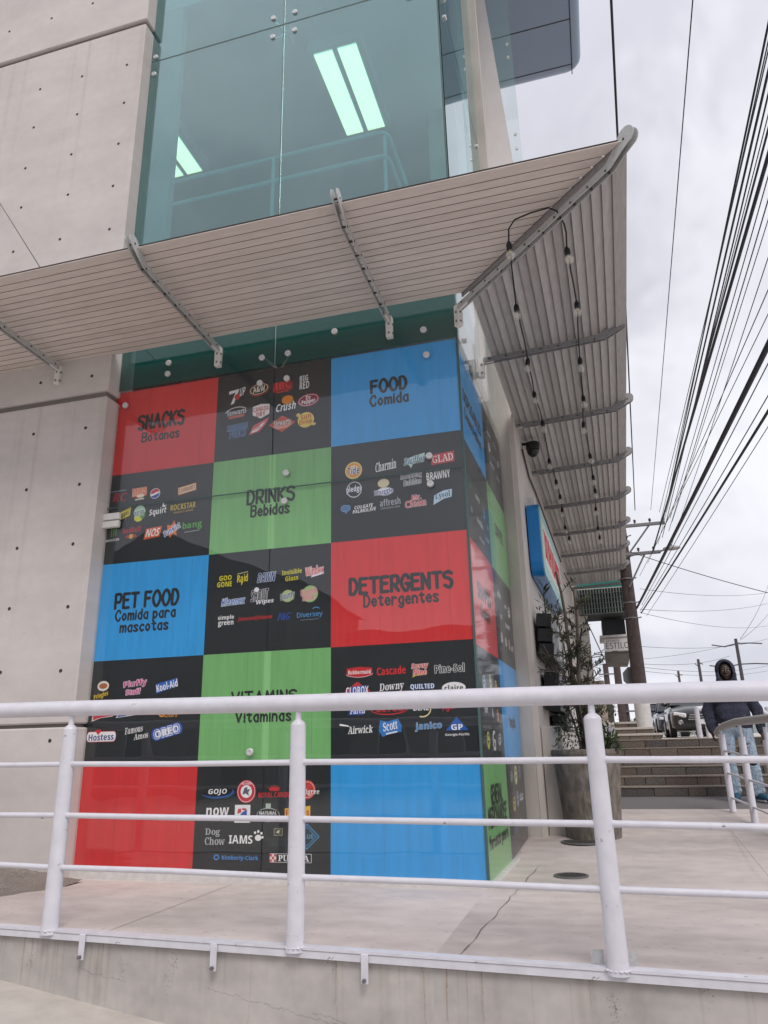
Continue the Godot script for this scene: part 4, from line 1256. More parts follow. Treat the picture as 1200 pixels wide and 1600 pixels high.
	mark(c["14"], Vector2(-1.481, 0.151), [["B","e6e8ea",0.000,0.000,0.339,0.062,0,0.000], ["B","12161a",0.000,0.000,0.331,0.056,0,0.000], ["B","e8dcdc",-0.143,0.000,0.055,0.057,0,0.000], ["B","c84a54",-0.161,-0.019,0.017,0.018,0,0.000], ["B","c84a54",-0.161,0.019,0.017,0.018,0,0.000], ["B","c84a54",-0.143,0.000,0.017,0.018,0,0.000], ["B","c84a54",-0.125,-0.019,0.017,0.018,0,0.000], ["B","c84a54",-0.125,0.019,0.017,0.018,0,0.000], ["T","f0f2f4","PURINA","s",0.026,0.000,0.250,0.042,0,0.000]])

func side_print(c: Dictionary) -> void:
	var zz := -0.0193
	lettering(c["s00"], "DISPOSABLES", Vector2(0.64, 3.86), 0.86, 0.105, 0.24, zz)
	lettering(c["s00"], "Desechables", Vector2(0.64, 3.70), 0.80, 0.095, 0.24, zz)
	lettering(c["s02"], "SHAMPOO", Vector2(0.66, 2.12), 0.62, 0.12, 0.24, zz)
	lettering(c["s02"], "Champú", Vector2(0.66, 1.97), 0.44, 0.095, 0.24, zz)
	lettering(c["s04"], "GENERAL", Vector2(0.66, 0.50), 0.56, 0.125, 0.24, zz)
	lettering(c["s04"], "MERCHANDISE", Vector2(0.66, 0.345), 0.90, 0.125, 0.24, zz)
	lettering(c["s04"], "Mercancia general", Vector2(0.66, 0.20), 0.92, 0.085, 0.24, zz)
	lettering(c["s13"], "tequila", Vector2(1.85, 1.10), 0.40, 0.10, 0.24, zz)
	lettering(c["s11"], "COFFEE", Vector2(1.86, 3.00), 0.5, 0.11, 0.24, zz)
	var w := "d9dce0"
	# marks too small and slanted to read: their outlines only
	var spots := {
		"s01": [[0.30, 3.10, "3c8a52", 0.10, 0.08], [0.62, 3.06, w, 0.2, 0.06], [0.95, 3.02, "6ab0c4", 0.09, 0.12], [1.12, 2.92, "9aa4ae", 0.12, 0.07], [0.30, 2.86, w, 0.05, 0.06], [0.68, 2.84, w, 0.3, 0.07], [1.05, 2.78, "b8bcc4", 0.18, 0.06], [0.72, 2.69, "c4c8ce", 0.24, 0.05]],
		"s10": [[1.6, 4.1, w, 0.22, 0.04], [2.0, 4.12, "b8bcc4", 0.22, 0.05], [1.6, 3.95, w, 0.14, 0.1], [1.9, 3.93, "9aa4ae", 0.2, 0.05], [2.2, 3.98, w, 0.1, 0.08], [1.7, 3.78, w, 0.24, 0.05], [2.1, 3.76, "b8bcc4", 0.2, 0.06]],
		"s12": [[1.55, 2.35, w, 0.22, 0.09], [1.95, 2.3, w, 0.14, 0.06], [2.2, 2.28, w, 0.16, 0.12], [1.6, 2.14, "c4c8ce", 0.14, 0.06], [2.0, 2.1, w, 0.3, 0.06], [1.55, 1.93, "dfe2e4", 0.12, 0.1], [1.82, 1.92, w, 0.1, 0.09], [2.05, 1.92, "e0b8a0", 0.1, 0.11], [2.25, 1.9, w, 0.14, 0.07]],
		"s03": [[0.38, 1.42, "a8c4cc", 0.14, 0.11], [0.70, 1.44, "d0d090", 0.08, 0.14], [0.98, 1.42, "d8cc88", 0.12, 0.12], [0.40, 1.20, "e0e2e6", 0.14, 0.05], [0.72, 1.19, w, 0.05, 0.08], [0.98, 1.18, "d89a6a", 0.11, 0.11], [0.42, 0.97, "b8c040", 0.14, 0.14], [1.0, 0.98, "b0b6be", 0.16, 0.1]],
		"s14": [[1.55, 0.66, "8cae9c", 0.14, 0.09], [1.84, 0.66, "d2d2a4", 0.20, 0.17], [2.12, 0.68, "8a94b8", 0.12, 0.12], [1.62, 0.42, "c8b45a", 0.18, 0.12], [1.86, 0.45, "a8b0d0", 0.14, 0.14], [2.12, 0.45, w, 0.26, 0.08], [1.62, 0.20, "4a5a9c", 0.18, 0.1], [1.95, 0.23, "cdd2e0", 0.2, 0.08]],
	}
	var r := RandomNumberGenerator.new()
	r.seed = 17
	for key in spots:
		for q in spots[key]:
			var ps := []
			var bw: float = q[3]
			var bh: float = q[4]
			if bw > 1.6 * bh:
				var nn := int(bw / bh * 1.6) + 2
				for k in nn:
					var x := -bw / 2 + bw * (k + 0.5) / nn
					ps.append(["B", q[2], x, r.randf_range(-0.1, 0.1) * bh, bw / nn * 0.55, bh * r.randf_range(0.6, 1.0), 0.2, 0.0])
				ps.append(["B", q[2], 0.0, bh * r.randf_range(-0.3, 0.3), bw * 0.9, bh * 0.16, 0.2, 0.0])
			else:
				ps.append(["E", q[2], 0.0, 0.0, bw / 2, bh / 2, 0.2])
				ps.append(["A", "20242a", 0.0, bh * 0.05, bw * 0.34, bh * 0.30, 0.0, 0.4, 4.6, bw * 0.09])
				ps.append(["B", "20242a", bw * 0.05, -bh * 0.05, bw * 0.4, bh * 0.10, 0.3, 0.2])
			mark(c[key], Vector2(q[0], q[1]), ps, zz)
	mark(c["s03"], Vector2(0.70, 0.97), [["T", w, "G", "b", 0, 0, 0.13, 0.16, 0, 0]], zz)

# ---------------------------------------------------------------- awnings
func slat(b: MB, w0: float, wd: float, f: Callable, inner: float, outer: float) -> void:   # f(w, dy, end) -> point
	var cs := [Vector2(w0, inner), Vector2(w0 + wd, outer), Vector2(w0 + wd, outer + 0.004), Vector2(w0, inner + 0.004)]
	var p := []
	for e in 2:
		for q: Vector2 in cs: p.append(f.call(q.x, q.y, e))
	var flip: bool = (p[1] - p[0]).cross(p[4] - p[0]).y > 0
	for k in 4:
		var j := (k + 1) % 4
		if flip: b.quad(p[k], p[4 + k], p[4 + j], p[j])
		else: b.quad(p[k], p[j], p[4 + j], p[4 + k])
	b.quad(p[0], p[1], p[2], p[3])
	b.quad(p[7], p[6], p[5], p[4])

func rib_mesh(length: float, m: Material, tip: float) -> Array:
	var pl := PackedVector2Array([Vector2(0.0, 0.0), Vector2(length * 0.5, 0.020), Vector2(length - 0.10, 0.045), Vector2(length + 0.01, 0.10)])
	for k in 9:
		var a := -0.9 + PI * k / 8.0
		pl.append(Vector2(length + 0.055 + tip * cos(a), 0.185 + tip * sin(a)))
	pl.append_array(PackedVector2Array([Vector2(length - 0.06, 0.16), Vector2(length - 0.14, 0.10), Vector2(length * 0.5, 0.072), Vector2(0.0, 0.055)]))
	var b := MB.new()
	for s: float in [-1, 1]: b.prism(pl, 0.022 * s - 0.004, 0.022 * s + 0.004)
	var h := MB.new()
	h.tube([Vector3(0, 0, -0.030), Vector3(0, 0, 0.030)], 0.0085, 8)
	var br := MB.new()
	br.box(Vector3(-0.01, -0.045, 0), Vector3(0.06, 0.21, 0.058), 0.005)
	br.box(Vector3(0.06, 0.03, 0), Vector3(0.12, 0.05, 0.03), 0.004)
	var bo := MB.new()
	for y: float in [-0.11, -0.02]:
		bo.tube([Vector3(0.0, y, -0.036), Vector3(0.0, y, 0.036)], 0.011, 8)
		bo.tube([Vector3(0.0, y, 0.0), Vector3(0.024, y, 0.0)], 0.010, 8)
	return [b.done(m), h.done(M.bolt), br.done(M.bracket), bo.done(M.grey_steel), length]

func put_rib(aw: Node3D, set_: Array, at: Transform3D) -> void:
	var r := inst("rib", set_[0], aw, at)
	var ln: float = set_[4]
	for q in int(ln / 0.17):
		var x := 0.08 + 0.17 * q
		inst("rib_bolt", set_[1], r, at * Transform3D(Basis(), Vector3(x, 0.035 + 0.022 * x / ln, 0)))
	inst("rib_bolt", set_[1], r, at * Transform3D(Basis(), Vector3(ln + 0.04, 0.17, 0)))
	var k := inst("bracket", set_[2], aw, at)
	inst("bracket_bolt", set_[3], k, at)

func aw_y(w: float) -> float:
	return 4.690 + 0.055 * w / 1.4

func awnings() -> void:
	var fr := thing("front_awning", "pale slatted metal awning across the front of the corner shop", "awning", Vector3(-2.2, 4.6, 0.05))
	var sd := thing("side_awning", "long grey slatted metal awning along the shop's side over the string lights", "awning", sp(6, 4.6, 0.15))
	var pitch := 0.0755
	for k in 17:
		var w0 := 0.16 + pitch * k
		var wd := 0.0738 if k < 16 else 0.10
		var b := MB.new()
		slat(b, w0, wd, func(w: float, dy: float, e: int) -> Vector3: return Vector3(-5.67 if e == 0 else w - 0.06, aw_y(w) + dy, w), 0.0, -0.007)
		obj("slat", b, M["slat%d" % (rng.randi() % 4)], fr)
		b = MB.new()
		slat(b, w0, wd, func(w: float, dy: float, e: int) -> Vector3: return sp(-w + 0.06 if e == 0 else 12.85, aw_y(w) + dy, w), -0.022, 0.0)
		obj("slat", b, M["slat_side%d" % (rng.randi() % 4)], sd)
	var t := MB.new()
	for q in [[Vector3(-5.67, 4.722, 0.15), Vector3(0.10, 4.722, 0.15), Vector3(1.40, 4.772, 1.45), Vector3(-5.67, 4.772, 1.45)]]:
		t.quad(q[3], q[0], q[1], q[2])
		t.quad(q[2] + Vector3(0, 0.004, 0), q[1] + Vector3(0, 0.004, 0), q[0] + Vector3(0, 0.004, 0), q[3] + Vector3(0, 0.004, 0))
	obj("roof_sheet", t, M.roof_sheet, fr)
	t = MB.new()
	for q in [[sp(-0.12, 4.722, 0.15), sp(-1.42, 4.772, 1.45), sp(12.84, 4.772, 1.45), sp(12.84, 4.722, 0.15)]]:
		t.quad(q[0], q[1], q[2], q[3])
		t.quad(q[3] + Vector3(0, 0.004, 0), q[2] + Vector3(0, 0.004, 0), q[1] + Vector3(0, 0.004, 0), q[0] + Vector3(0, 0.004, 0))
	obj("roof_sheet", t, M.roof_sheet, sd)
	t = MB.new()
	t.box(Vector3(0.745, 4.71, 0.785), Vector3(1.82, 0.09, 0.012), 0.0, Basis(Vector3.UP, -PI / 4))
	obj("miter_plate", t, M.rib_side, fr)
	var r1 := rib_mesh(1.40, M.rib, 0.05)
	var fb := Basis(Vector3(0, 0, 1), Vector3(0, 1, 0), Vector3(-1, 0, 0))
	for x: float in [-5.67, -3.97, -2.29, -0.585]:
		put_rib(fr, r1, Transform3D(fb, Vector3(x, 4.585, 0.06 if x > -3.4 else 0.22)))
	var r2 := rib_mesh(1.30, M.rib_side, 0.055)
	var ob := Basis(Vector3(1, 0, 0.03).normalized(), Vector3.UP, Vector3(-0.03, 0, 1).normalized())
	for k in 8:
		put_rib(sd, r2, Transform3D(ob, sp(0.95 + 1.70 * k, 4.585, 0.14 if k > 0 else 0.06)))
	var r3 := rib_mesh(1.92, M.rib, 0.07)
	var cb := Basis(Vector3(1, 0, 1).normalized(), Vector3.UP, Vector3(-1, 0, 1).normalized())
	put_rib(fr, r3, Transform3D(cb, Vector3(0.055, 4.575, 0.075)))
	for q in [[Vector3(-3.25, 4.80, 1.34), Vector3(-5.1, 6.95, 0.2)], [Vector3(1.36, 4.90, 1.26), Vector3(0.04, 5.22, 0.06)], [sp(0.95, 4.9, 1.3), sp(2.6, 7.6, 0.2)]]:
		var c := MB.new()
		c.tube([q[0], q[1]], 0.004, 5)
		obj("stay_cable", c, M.bolt, fr)
	var du := MB.new()
	du.tube([Vector3(-5.2, 4.80, 0.25), Vector3(-4.2, 4.70, 0.9)], 0.03, 6)
	string_lights()
	camera_dome()

func string_lights() -> void:
	var bulb := MB.new()
	bulb.lathe([Vector2(0.0, -0.115), Vector2(0.014, -0.113), Vector2(0.026, -0.102), Vector2(0.031, -0.085), Vector2(0.028, -0.068), Vector2(0.017, -0.05), Vector2(0.013, -0.042)], 12)
	var bmesh := bulb.done(M.bulb)
	var so := MB.new()
	so.lathe([Vector2(0.0, -0.045), Vector2(0.017, -0.045), Vector2(0.020, -0.03), Vector2(0.020, 0.0), Vector2(0.012, 0.018), Vector2(0.006, 0.03), Vector2(0.0, 0.031)], 10)
	var smesh := so.done(M.black_rubber)
	var fi := MB.new()
	fi.tube([Vector3(-0.006, -0.05, 0), Vector3(-0.008, -0.09, 0), Vector3(0, -0.095, 0.006), Vector3(0.008, -0.09, 0), Vector3(0.006, -0.05, 0)], 0.0016, 4)
	fi.ball(Vector3(0, -0.055, 0), Vector3(0.007, 0.012, 0.007), 6, 4)
	var fmesh := fi.done(M.filament)
	var rows := [
		["string_lights", "inner string of clear bulbs under the side awning, nearer the wall", [[0.586, 0.916], [0.552, 0.073], [0.564, -0.889], [0.565, -1.633], [0.598, -2.41], [0.594, -3.656], [0.639, -4.513], [0.66, -5.2], [0.656, -5.887], [0.66, -6.922], [0.699, -7.643]]],
		["string_lights", "outer string of clear bulbs under the side awning, nearer the street", [[1.005, 0.722], [1.055, -0.035], [1.058, -1.035], [1.071, -1.896], [1.057, -2.601], [1.118, -3.642], [1.151, -4.494], [1.174, -5.1], [1.178, -6.001], [1.205, -7.167], [1.237, -7.793]]]]
	for row in rows:
		var pts: Array = row[2]
		var s := thing(row[0], row[1], "string lights", Vector3(pts[0][0], 4.5, pts[0][1]), 0.0, "strings of bulbs under the awning")
		var cord := []
		if row[1].begins_with("inner"):
			cord = [Vector3(1.0, 4.60, 0.93), Vector3(0.955, 4.645, 1.03), Vector3(0.90, 4.655, 1.07), Vector3(0.77, 4.63, 1.085), Vector3(0.65, 4.61, 1.07), Vector3(0.60, 4.58, 1.02)]
		else: cord = [Vector3(1.0, 4.60, 0.93), Vector3(1.01, 4.585, 0.85)]
		for i in pts.size():
			var p := Vector3(pts[i][0], 4.47, pts[i][1])
			cord.append(p + Vector3(0, 0.055, 0.012))
			cord.append(p + Vector3(0.012, 0.075, -0.03))
			if i + 1 < pts.size():
				var q := Vector3(pts[i + 1][0], 4.47, pts[i + 1][1])
				cord.append(p.lerp(q, 0.35) + Vector3(0.0, 0.055 + rng.randf() * 0.02, 0))
				cord.append(p.lerp(q, 0.75) + Vector3(0.0, 0.10 + rng.randf() * 0.03, 0))
			var tilt := Basis(Vector3.RIGHT, rng.randf_range(-0.12, 0.12)) * Basis(Vector3.BACK, rng.randf_range(-0.12, 0.12))
			var bu := inst("bulb", bmesh, s, Transform3D(tilt.scaled(Vector3.ONE * 1.12), p + Vector3(0, 0.05, 0)))
			inst("socket", smesh, bu, Transform3D(tilt.scaled(Vector3.ONE * 1.12), p + Vector3(0, 0.05, 0)))
			inst("filament", fmesh, bu, Transform3D(tilt.scaled(Vector3.ONE * 1.12), p + Vector3(0, 0.05, 0)))
		var c := MB.new()
		c.tube(cord, 0.0065, 6)
		obj("cord", c, M.black_rubber, s)

func camera_dome() -> void:
	var t := thing("security_camera", "black dome security camera hanging under the side awning by the wall", "camera", Vector3(0.42, 4.62, -3.2))
	var b := MB.new()
	b.lathe([Vector2(0.0, 0.10), Vector2(0.085, 0.10), Vector2(0.085, 0.02), Vector2(0.075, 0.0)].map(func(v): return v), 18, Transform3D(Basis(), Vector3(0.42, 4.50, -3.2)))
	b.tube([Vector3(0.22, 4.60, -3.2), Vector3(0.42, 4.60, -3.2)], 0.02, 8)
	obj("housing", b, M.black_rubber, t)
	b = MB.new()
	b.ball(Vector3(0.42, 4.50, -3.2), Vector3(0.078, 0.09, 0.078), 16, 10)
	obj("dome", b, mat(0.008, 0.008, 0.009, 0.06), t)

# ---------------------------------------------------------------- railing
func railing() -> void:
	var t := thing("white_railing", "white painted tube railing with thick top rail along the terrace edge", "railing", Vector3(0, -0.02, rail_z(0)))
	var p := func(x: float, y: float) -> Vector3: return Vector3(x, y, rail_z(x) - 0.018)
	var top := []
	for i in 16:
		var x := -6.0 + i * 0.72
		top.append(p.call(x, 1.160 - 0.0165 * x + 0.002 * sin(x * 2.0)))
	var b := MB.new()
	b.tube(top, 0.0465, 20)
	obj("top_rail", b, M.white_paint, t)
	var posts := [-5.315, -3.78, -2.242, -0.709, 0.839, 2.374, 3.91]
	for i in posts.size():
		var x: float = posts[i]
		b = MB.new()
		var at := Transform3D(Basis().scaled(Vector3(1, (1.073 - 0.013 * x) / 1.066, 1)), p.call(x, 0.0))
		b.lathe([Vector2(0.0, -0.03), Vector2(0.050, -0.03), Vector2(0.046, 0.02), Vector2(0.0415, 1.040), Vector2(0.036, 1.052), Vector2(0.017, 1.066), Vector2(0.013, 1.145), Vector2(0.0, 1.15)], 20, at)
		var po := obj("post", b, M.white_paint, t)
		b = MB.new()
		for k in 14:
			var a := TAU * k / 14
			b.ball(p.call(x, -0.004) + Vector3(cos(a) * 0.049, -0.006, sin(a) * 0.048), Vector3(0.012, 0.005, 0.010) * rng.randf_range(0.5, 1.2), 6, 4)
		obj("weld", b, M.white_paint, po)
		if i + 1 < posts.size():
			for y: float in [0.857, 0.577, 0.303]:
				var x1: float = posts[i + 1]
				b = MB.new()
				var mid := rng.randf_range(-0.006, 0.006)
				var y0 := y - 0.009 * y * x
				var y1 := y - 0.009 * y * x1
				b.tube([p.call(x + 0.02, y0), p.call(x + 0.058, y0), p.call((x + x1) / 2, (y0 + y1) / 2 + mid), p.call(x1 - 0.058, y1), p.call(x1 - 0.02, y1)], [0.021, 0.0155, 0.0155, 0.0155, 0.021], 12)
				obj("rail", b, M.white_paint, t)
	# steel angle along the edge, with straps down the wall
	b = MB.new()
	for i in 11:
		var x0 := -6.0 + i
		var x1 := x0 + 1.0
		var bs := Basis(Vector3.UP, -atan(0.0695))
		var c := Vector3((x0 + x1) / 2, 0, rail_z((x0 + x1) / 2))
		var ln := Vector2(1, 0.0695).length()
		b.box(c + Vector3(0, -0.012, -0.029), Vector3(ln, 0.012, 0.062), 0.0, bs)
		b.box(c + Vector3(0, -0.036, -0.006), Vector3(ln, 0.036, 0.007), 0.0, bs)
	obj("edge_angle", b, M.white_paint, t)
	for k in 5:
		var x := -3.65 + 0.83 * k
		var bs := Basis(Vector3.UP, -atan(0.0695))
		b = MB.new()
		b.box(p.call(x, -0.078) + Vector3(0, 0, 0.0265), Vector3(0.036, 0.125, 0.010), 0.002, bs)
		var st := obj("strap", b, M.white_paint, t)
		b = MB.new()
		b.tube([p.call(x, -0.125) + Vector3(0, 0, 0.02), p.call(x, -0.125) + Vector3(0, 0, 0.048)], 0.010, 6)
		obj("bolt", b, M.grey_steel, st)
	for q in [[-0.085, 0.055], [0.07, 0.035]]:
		b = MB.new()
		b.box(p.call(0.839, 0.025) + Vector3(q[0], 0, -0.045), Vector3(q[1], 0.055, 0.006), 0.0)
		obj("base_lug", b, M.rib, t)
	# ramp handrail on the right
	t = thing("ramp_handrail", "grey-white ramp handrail with bent top tube in front of the hooded person", "railing", Vector3(2.3, 0.14, -4.3))
	var pp := [Vector3(2.275, 0.14, -4.32), Vector3(2.345, 0.10, -3.42), Vector3(2.425, 0.06, -2.55), Vector3(2.50, 0.02, -1.6)]
	for q: Vector3 in pp:
		b = MB.new()
		b.tube([q, q + Vector3(0, 0.87, 0)], 0.037, 14)
		b.tube([q + Vector3(0, 0.86, 0), q + Vector3(0, 0.99, 0)], 0.018, 8)
		obj("post", b, M.white_paint, t)
	for y: float in [0.68, 0.43, 0.16]:
		b = MB.new()
		var l := []
		for q: Vector3 in pp: l.append(q + Vector3(0, y, 0))
		b.tube(l, 0.013, 8)
		obj("rail", b, M.white_paint, t)
	b = MB.new()
	b.tube([Vector3(2.255, 1.02, -4.50), Vector3(2.275, 1.06, -4.42), Vector3(2.31, 1.10, -4.25), Vector3(2.36, 1.13, -3.7), Vector3(2.43, 1.13, -2.9), Vector3(2.52, 1.12, -1.5)], 0.043, 14)
	obj("top_rail", b, mineral(0.40, 0.39, 0.38, 0.1, 131, Vector3(2, 2, 2), 0, 0.5), t)
	# railing at the head of the steps
	t = thing("stair_railing", "white stair railing with two slim posts beside the dark car", "railing", Vector3(2.5, 0.99, -7.6))
	for q: Vector3 in [Vector3(2.42, 0.985, -7.6), Vector3(2.62, 0.985, -8.1), Vector3(3.55, 0.98, -8.0)]:
		b = MB.new()
		b.tube([q, q + Vector3(0, 0.47, 0)], 0.04, 12)
		obj("post", b, M.white_paint, t)
	b = MB.new()
	b.tube([Vector3(2.42, 1.44, -7.6), Vector3(2.62, 1.47, -8.1), Vector3(3.0, 1.55, -8.1), Vector3(3.25, 1.52, -7.7), Vector3(3.45, 1.2, -7.0), Vector3(3.6, 0.9, -6.4)], 0.04, 12)
	obj("top_rail", b, M.white_paint, t)
	b = MB.new()
	b.tube([Vector3(2.42, 1.22, -7.6), Vector3(2.62, 1.22, -8.1), Vector3(3.55, 1.22, -8.0)], 0.012, 8)
	obj("rail", b, M.white_paint, t)

# ---------------------------------------------------------------- things along the side wall
func leafy(b: MB, p: Vector3, ln: float, wd: float, d: Vector3) -> void:
	var s := d.cross(Vector3.UP + Vector3(0.1, 0, 0.2)).normalized() * wd * 0.5
	var m := p + d * ln * 0.45 + s.cross(d).normalized() * ln * 0.06
	var q := p + d * ln
	b.ftri(p, m + s, q)
	b.ftri(p, q, m - s)

func rdir() -> Vector3:
	var v := Vector3(rng.randfn(), rng.randfn(), rng.randfn())
	return v.normalized()

func shrub(b: MB, c: Vector3, r: Vector3, n: int, ln: float) -> void:
	for i in n:
		var d := rdir() * pow(rng.randf(), 0.4)
		var k := rng.randf_range(0.5, 1.25)
		b.col = Color(0.055 * k, 0.085 * k, 0.032 * k)
		leafy(b, c + d * r, ln * rng.randf_range(0.6, 1.3), ln * 0.32, (rdir() + Vector3(0, 0.25, 0) + d * 0.6).normalized())

func side_things() -> void:
	# blue box sign on the wall
	var t := thing("shop_sign", "blue box sign with pale face and red lettering on the side wall", "sign", sp(4.4, 2.9, 0.2))
	var shp := PackedVector2Array()
	var hw := 1.50
	var hh := 0.445
	var rr := 0.15
	for q in [[hw - rr, hh - rr, 0.0], [-hw + rr, hh - rr, PI / 2], [-hw + rr, -hh + rr, PI], [hw - rr, -hh + rr, PI * 1.5]]:
		for k in 7: shp.append(Vector2(q[0], q[1]) + Vector2(rr, 0).rotated(q[2] + PI / 2 * k / 6.0))
	var b := MB.new()
	b.prism(shp, 0.0, 0.14)
	var at := Transform3D(side_basis(), sp(4.40, 3.275, 0.185))
	inst("sign_case", b.done(mat(0.005, 0.20, 0.55, 0.25)), t, at)
	b = MB.new()
	var sc := func(k: float, m: float) -> PackedVector2Array:
		var o := PackedVector2Array()
		for v in shp: o.append(Vector2(v.x - signf(v.x) * k, v.y - signf(v.y) * m))
		return o
	b.prism(sc.call(0.02, 0.02), 0.1395, 0.153)
	inst("sign_border", b.done(mat(0.30, 0.55, 0.53, 0.3)), t, at)
	b = MB.new()
	b.prism(sc.call(0.20, 0.17), 0.153, 0.156)
	var face := inst("sign_face", b.done(mat(0.72, 0.72, 0.68, 0.3)), t, at)
	b = MB.new()
	b.col = Color(0.62, 0.05, 0.06)
	var x := -1.14
	while x < 1.12:    # tall red letters, too slanted to read
		var w := rng.randf_range(0.05, 0.085)
		b.box(Vector3(x, rng.randf_range(-0.01, 0.01), 0.158), Vector3(w, 0.36, 0.003))
		if rng.randf() < 0.6: b.box(Vector3(x + w, 0.13 * (rng.randi() % 3 - 1), 0.1585), Vector3(0.10, 0.06, 0.003))
		x += rng.randf_range(0.13, 0.19)
	inst("lettering", b.done(M.tinted), face, at)
	for k in 3:
		b = MB.new()
		b.box(Vector3(-1.0 + 1.0 * k, hh + 0.10, 0.02), Vector3(0.06, 0.22, 0.10), 0.004)
		inst("sign_bracket", b.done(M.bracket), t, at)
	# conduit and small fittings under the awning
	b = MB.new()
	b.tube([sp(3.0, 4.45, 0.19), sp(3.6, 4.30, 0.19), sp(4.4, 4.35, 0.19), sp(9.0, 4.40, 0.19)], 0.012, 6)
	tag(obj("cable", b, M.bolt), "thin dark cable running along the wall above the blue sign", "cable")
	b = MB.new()
	b.tube([sp(9.6, 4.3, 0.2), sp(13.3, 2.9, 0.75)], 0.012, 6)
	tag(obj("guy_wire", b, M.bolt), "dark guy wire slanting from the shop wall past the louvred balcony", "cable")
	# low concrete bench wall
	t = thing("bench_wall", "low pale concrete block wall with a sloping top below the black planters", "wall", sp(4.6, 0.1, 0.3))
	b = MB.new()
	b.prism(PackedVector2Array([Vector2(0, -0.1), Vector2(4.4, -0.1), Vector2(4.4, 1.06), Vector2(0.5, 1.06), Vector2(0.0, 1.12)]), 0.0, 0.20)
	inst("block", b.done(M.plaster), t, Transform3D(side_basis(), sp(2.62, 0.0, 0.175)))
	# black wall planters in steps
	var spec := [[2.75, 1.85, 2.2, 0.50, "upper"], [3.05, 1.29, 2.1, 0.44, "middle"], [3.7, 1.09, 1.7, 0.18, "lower"]]
	var n := 0
	for q in spec:
		var wp := thing("wall_planter", ["tall black wall planter box of trailing plants just under the blue sign", "second black wall planter box with sparse leaves halfway down the side wall", "lowest black wall planter box resting on the pale bench wall"][n], "planter", sp(q[0] + 0.5, q[1], 0.2), 0.0, "black planters on the side wall")
		var rows: int = 3 if n == 0 else 2
		for k in rows:
			for j in 3:
				b = MB.new()
				var y: float = q[1] + q[3] / rows * k
				b.box(Vector3.ZERO, Vector3(q[2] / 3 - 0.02, q[3] / rows * 0.92, 0.17 - 0.02 * j), 0.008)
				inst("pocket", b.done(mat(0.010, 0.011, 0.014, 0.35)), wp, Transform3D(side_basis() * Basis(Vector3.RIGHT, 0.10), sp(q[0] + q[2] / 3 * (j + 0.5), y + q[3] / rows * 0.5, 0.29)))
		for k in 6:
			b = MB.new()
			var s0: float = q[0] + rng.randf() * q[2]
			b.tube([sp(s0, q[1] + 0.02, 0.40), sp(s0 + 0.03, q[1] + q[3] * rng.randf_range(0.5, 1.0), 0.40 + rng.randf() * 0.02)], 0.008, 5)
			inst("metal_clip", b.done(M.bracket), wp)
		b = MB.new()
		var cnt: int = [220, 50, 40][n]
		for k in cnt:
			var kk := rng.randf_range(0.4, 1.2)
			b.col = Color(0.05 * kk, 0.075 * kk, 0.03 * kk)
			leafy(b, sp(q[0] + rng.randf() * q[2] * 0.8, q[1] + q[3] + rng.randfn(0.02, 0.07), 0.30 + rng.randfn(0, 0.06)), rng.randf_range(0.05, 0.11), 0.022, (rdir() + Vector3(0.2, 0.2, 0.3)).normalized())
		stuff(obj("foliage", b, M.tinted, wp))
		n += 1
	b = MB.new()
	for k in 5:
		var d := Vector3(rng.randf_range(-0.5, 0.7), rng.randf_range(0.1, 0.9), 0.3).normalized()
		b.col = Color(0.03, 0.04, 0.02)
		leafy(b, sp(2.95, 2.58, 0.3) + Vector3(0, 0.02 * k, 0), 0.16, 0.04, d)
	b.tube([sp(2.95, 2.38, 0.3), sp(2.95, 2.62, 0.3)], 0.006, 5)
	tag(obj("seedling", b, M.tinted), "spindly seedling with long dark leaves above the upper black planter", "plant")
	# concrete pot with a thin tree
	var pc := Vector3(0.71, -0.02, -2.52)
	t = thing("concrete_pot", "big tapered grey concrete pot on the terrace behind the right post", "pot", pc)
	b = MB.new()
	b.lathe([Vector2(0, 0), Vector2(0.255, 0.0), Vector2(0.262, 0.02), Vector2(0.33, 0.80), Vector2(0.352, 0.86), Vector2(0.350, 0.895), Vector2(0.335, 0.90), Vector2(0.315, 0.895), Vector2(0.30, 0.82), Vector2(0, 0.82)], 40, Transform3D(Basis(), pc))
	obj("pot", b, M.pot, t)
	b = MB.new()
	b.lathe([Vector2(0.0, 0.0), Vector2(0.31, 0.0), Vector2(0.30, 0.012), Vector2(0.0, 0.012)], 24, Transform3D(Basis(), pc + Vector3(0, 0.825, 0)))
	obj("soil", b, M.soil, t)
	t = thing("olive_tree", "thin many-stemmed tree with sparse narrow leaves in the concrete pot", "tree", pc + Vector3(0, 0.83, 0))
	b = MB.new()
	var lf := MB.new()
	var base := pc + Vector3(0, 0.82, 0)
	var stems := [[-0.02, 0.0, -0.13, 1.95, 0.030], [0.03, 0.02, 0.0, 1.75, 0.026], [-0.06, 0.05, -0.32, 1.15, 0.013], [0.06, -0.03, 0.09, 1.15, 0.014], [0.0, 0.04, 0.02, 1.4, 0.012], [-0.02, 0.04, -0.22, 1.6, 0.012]]
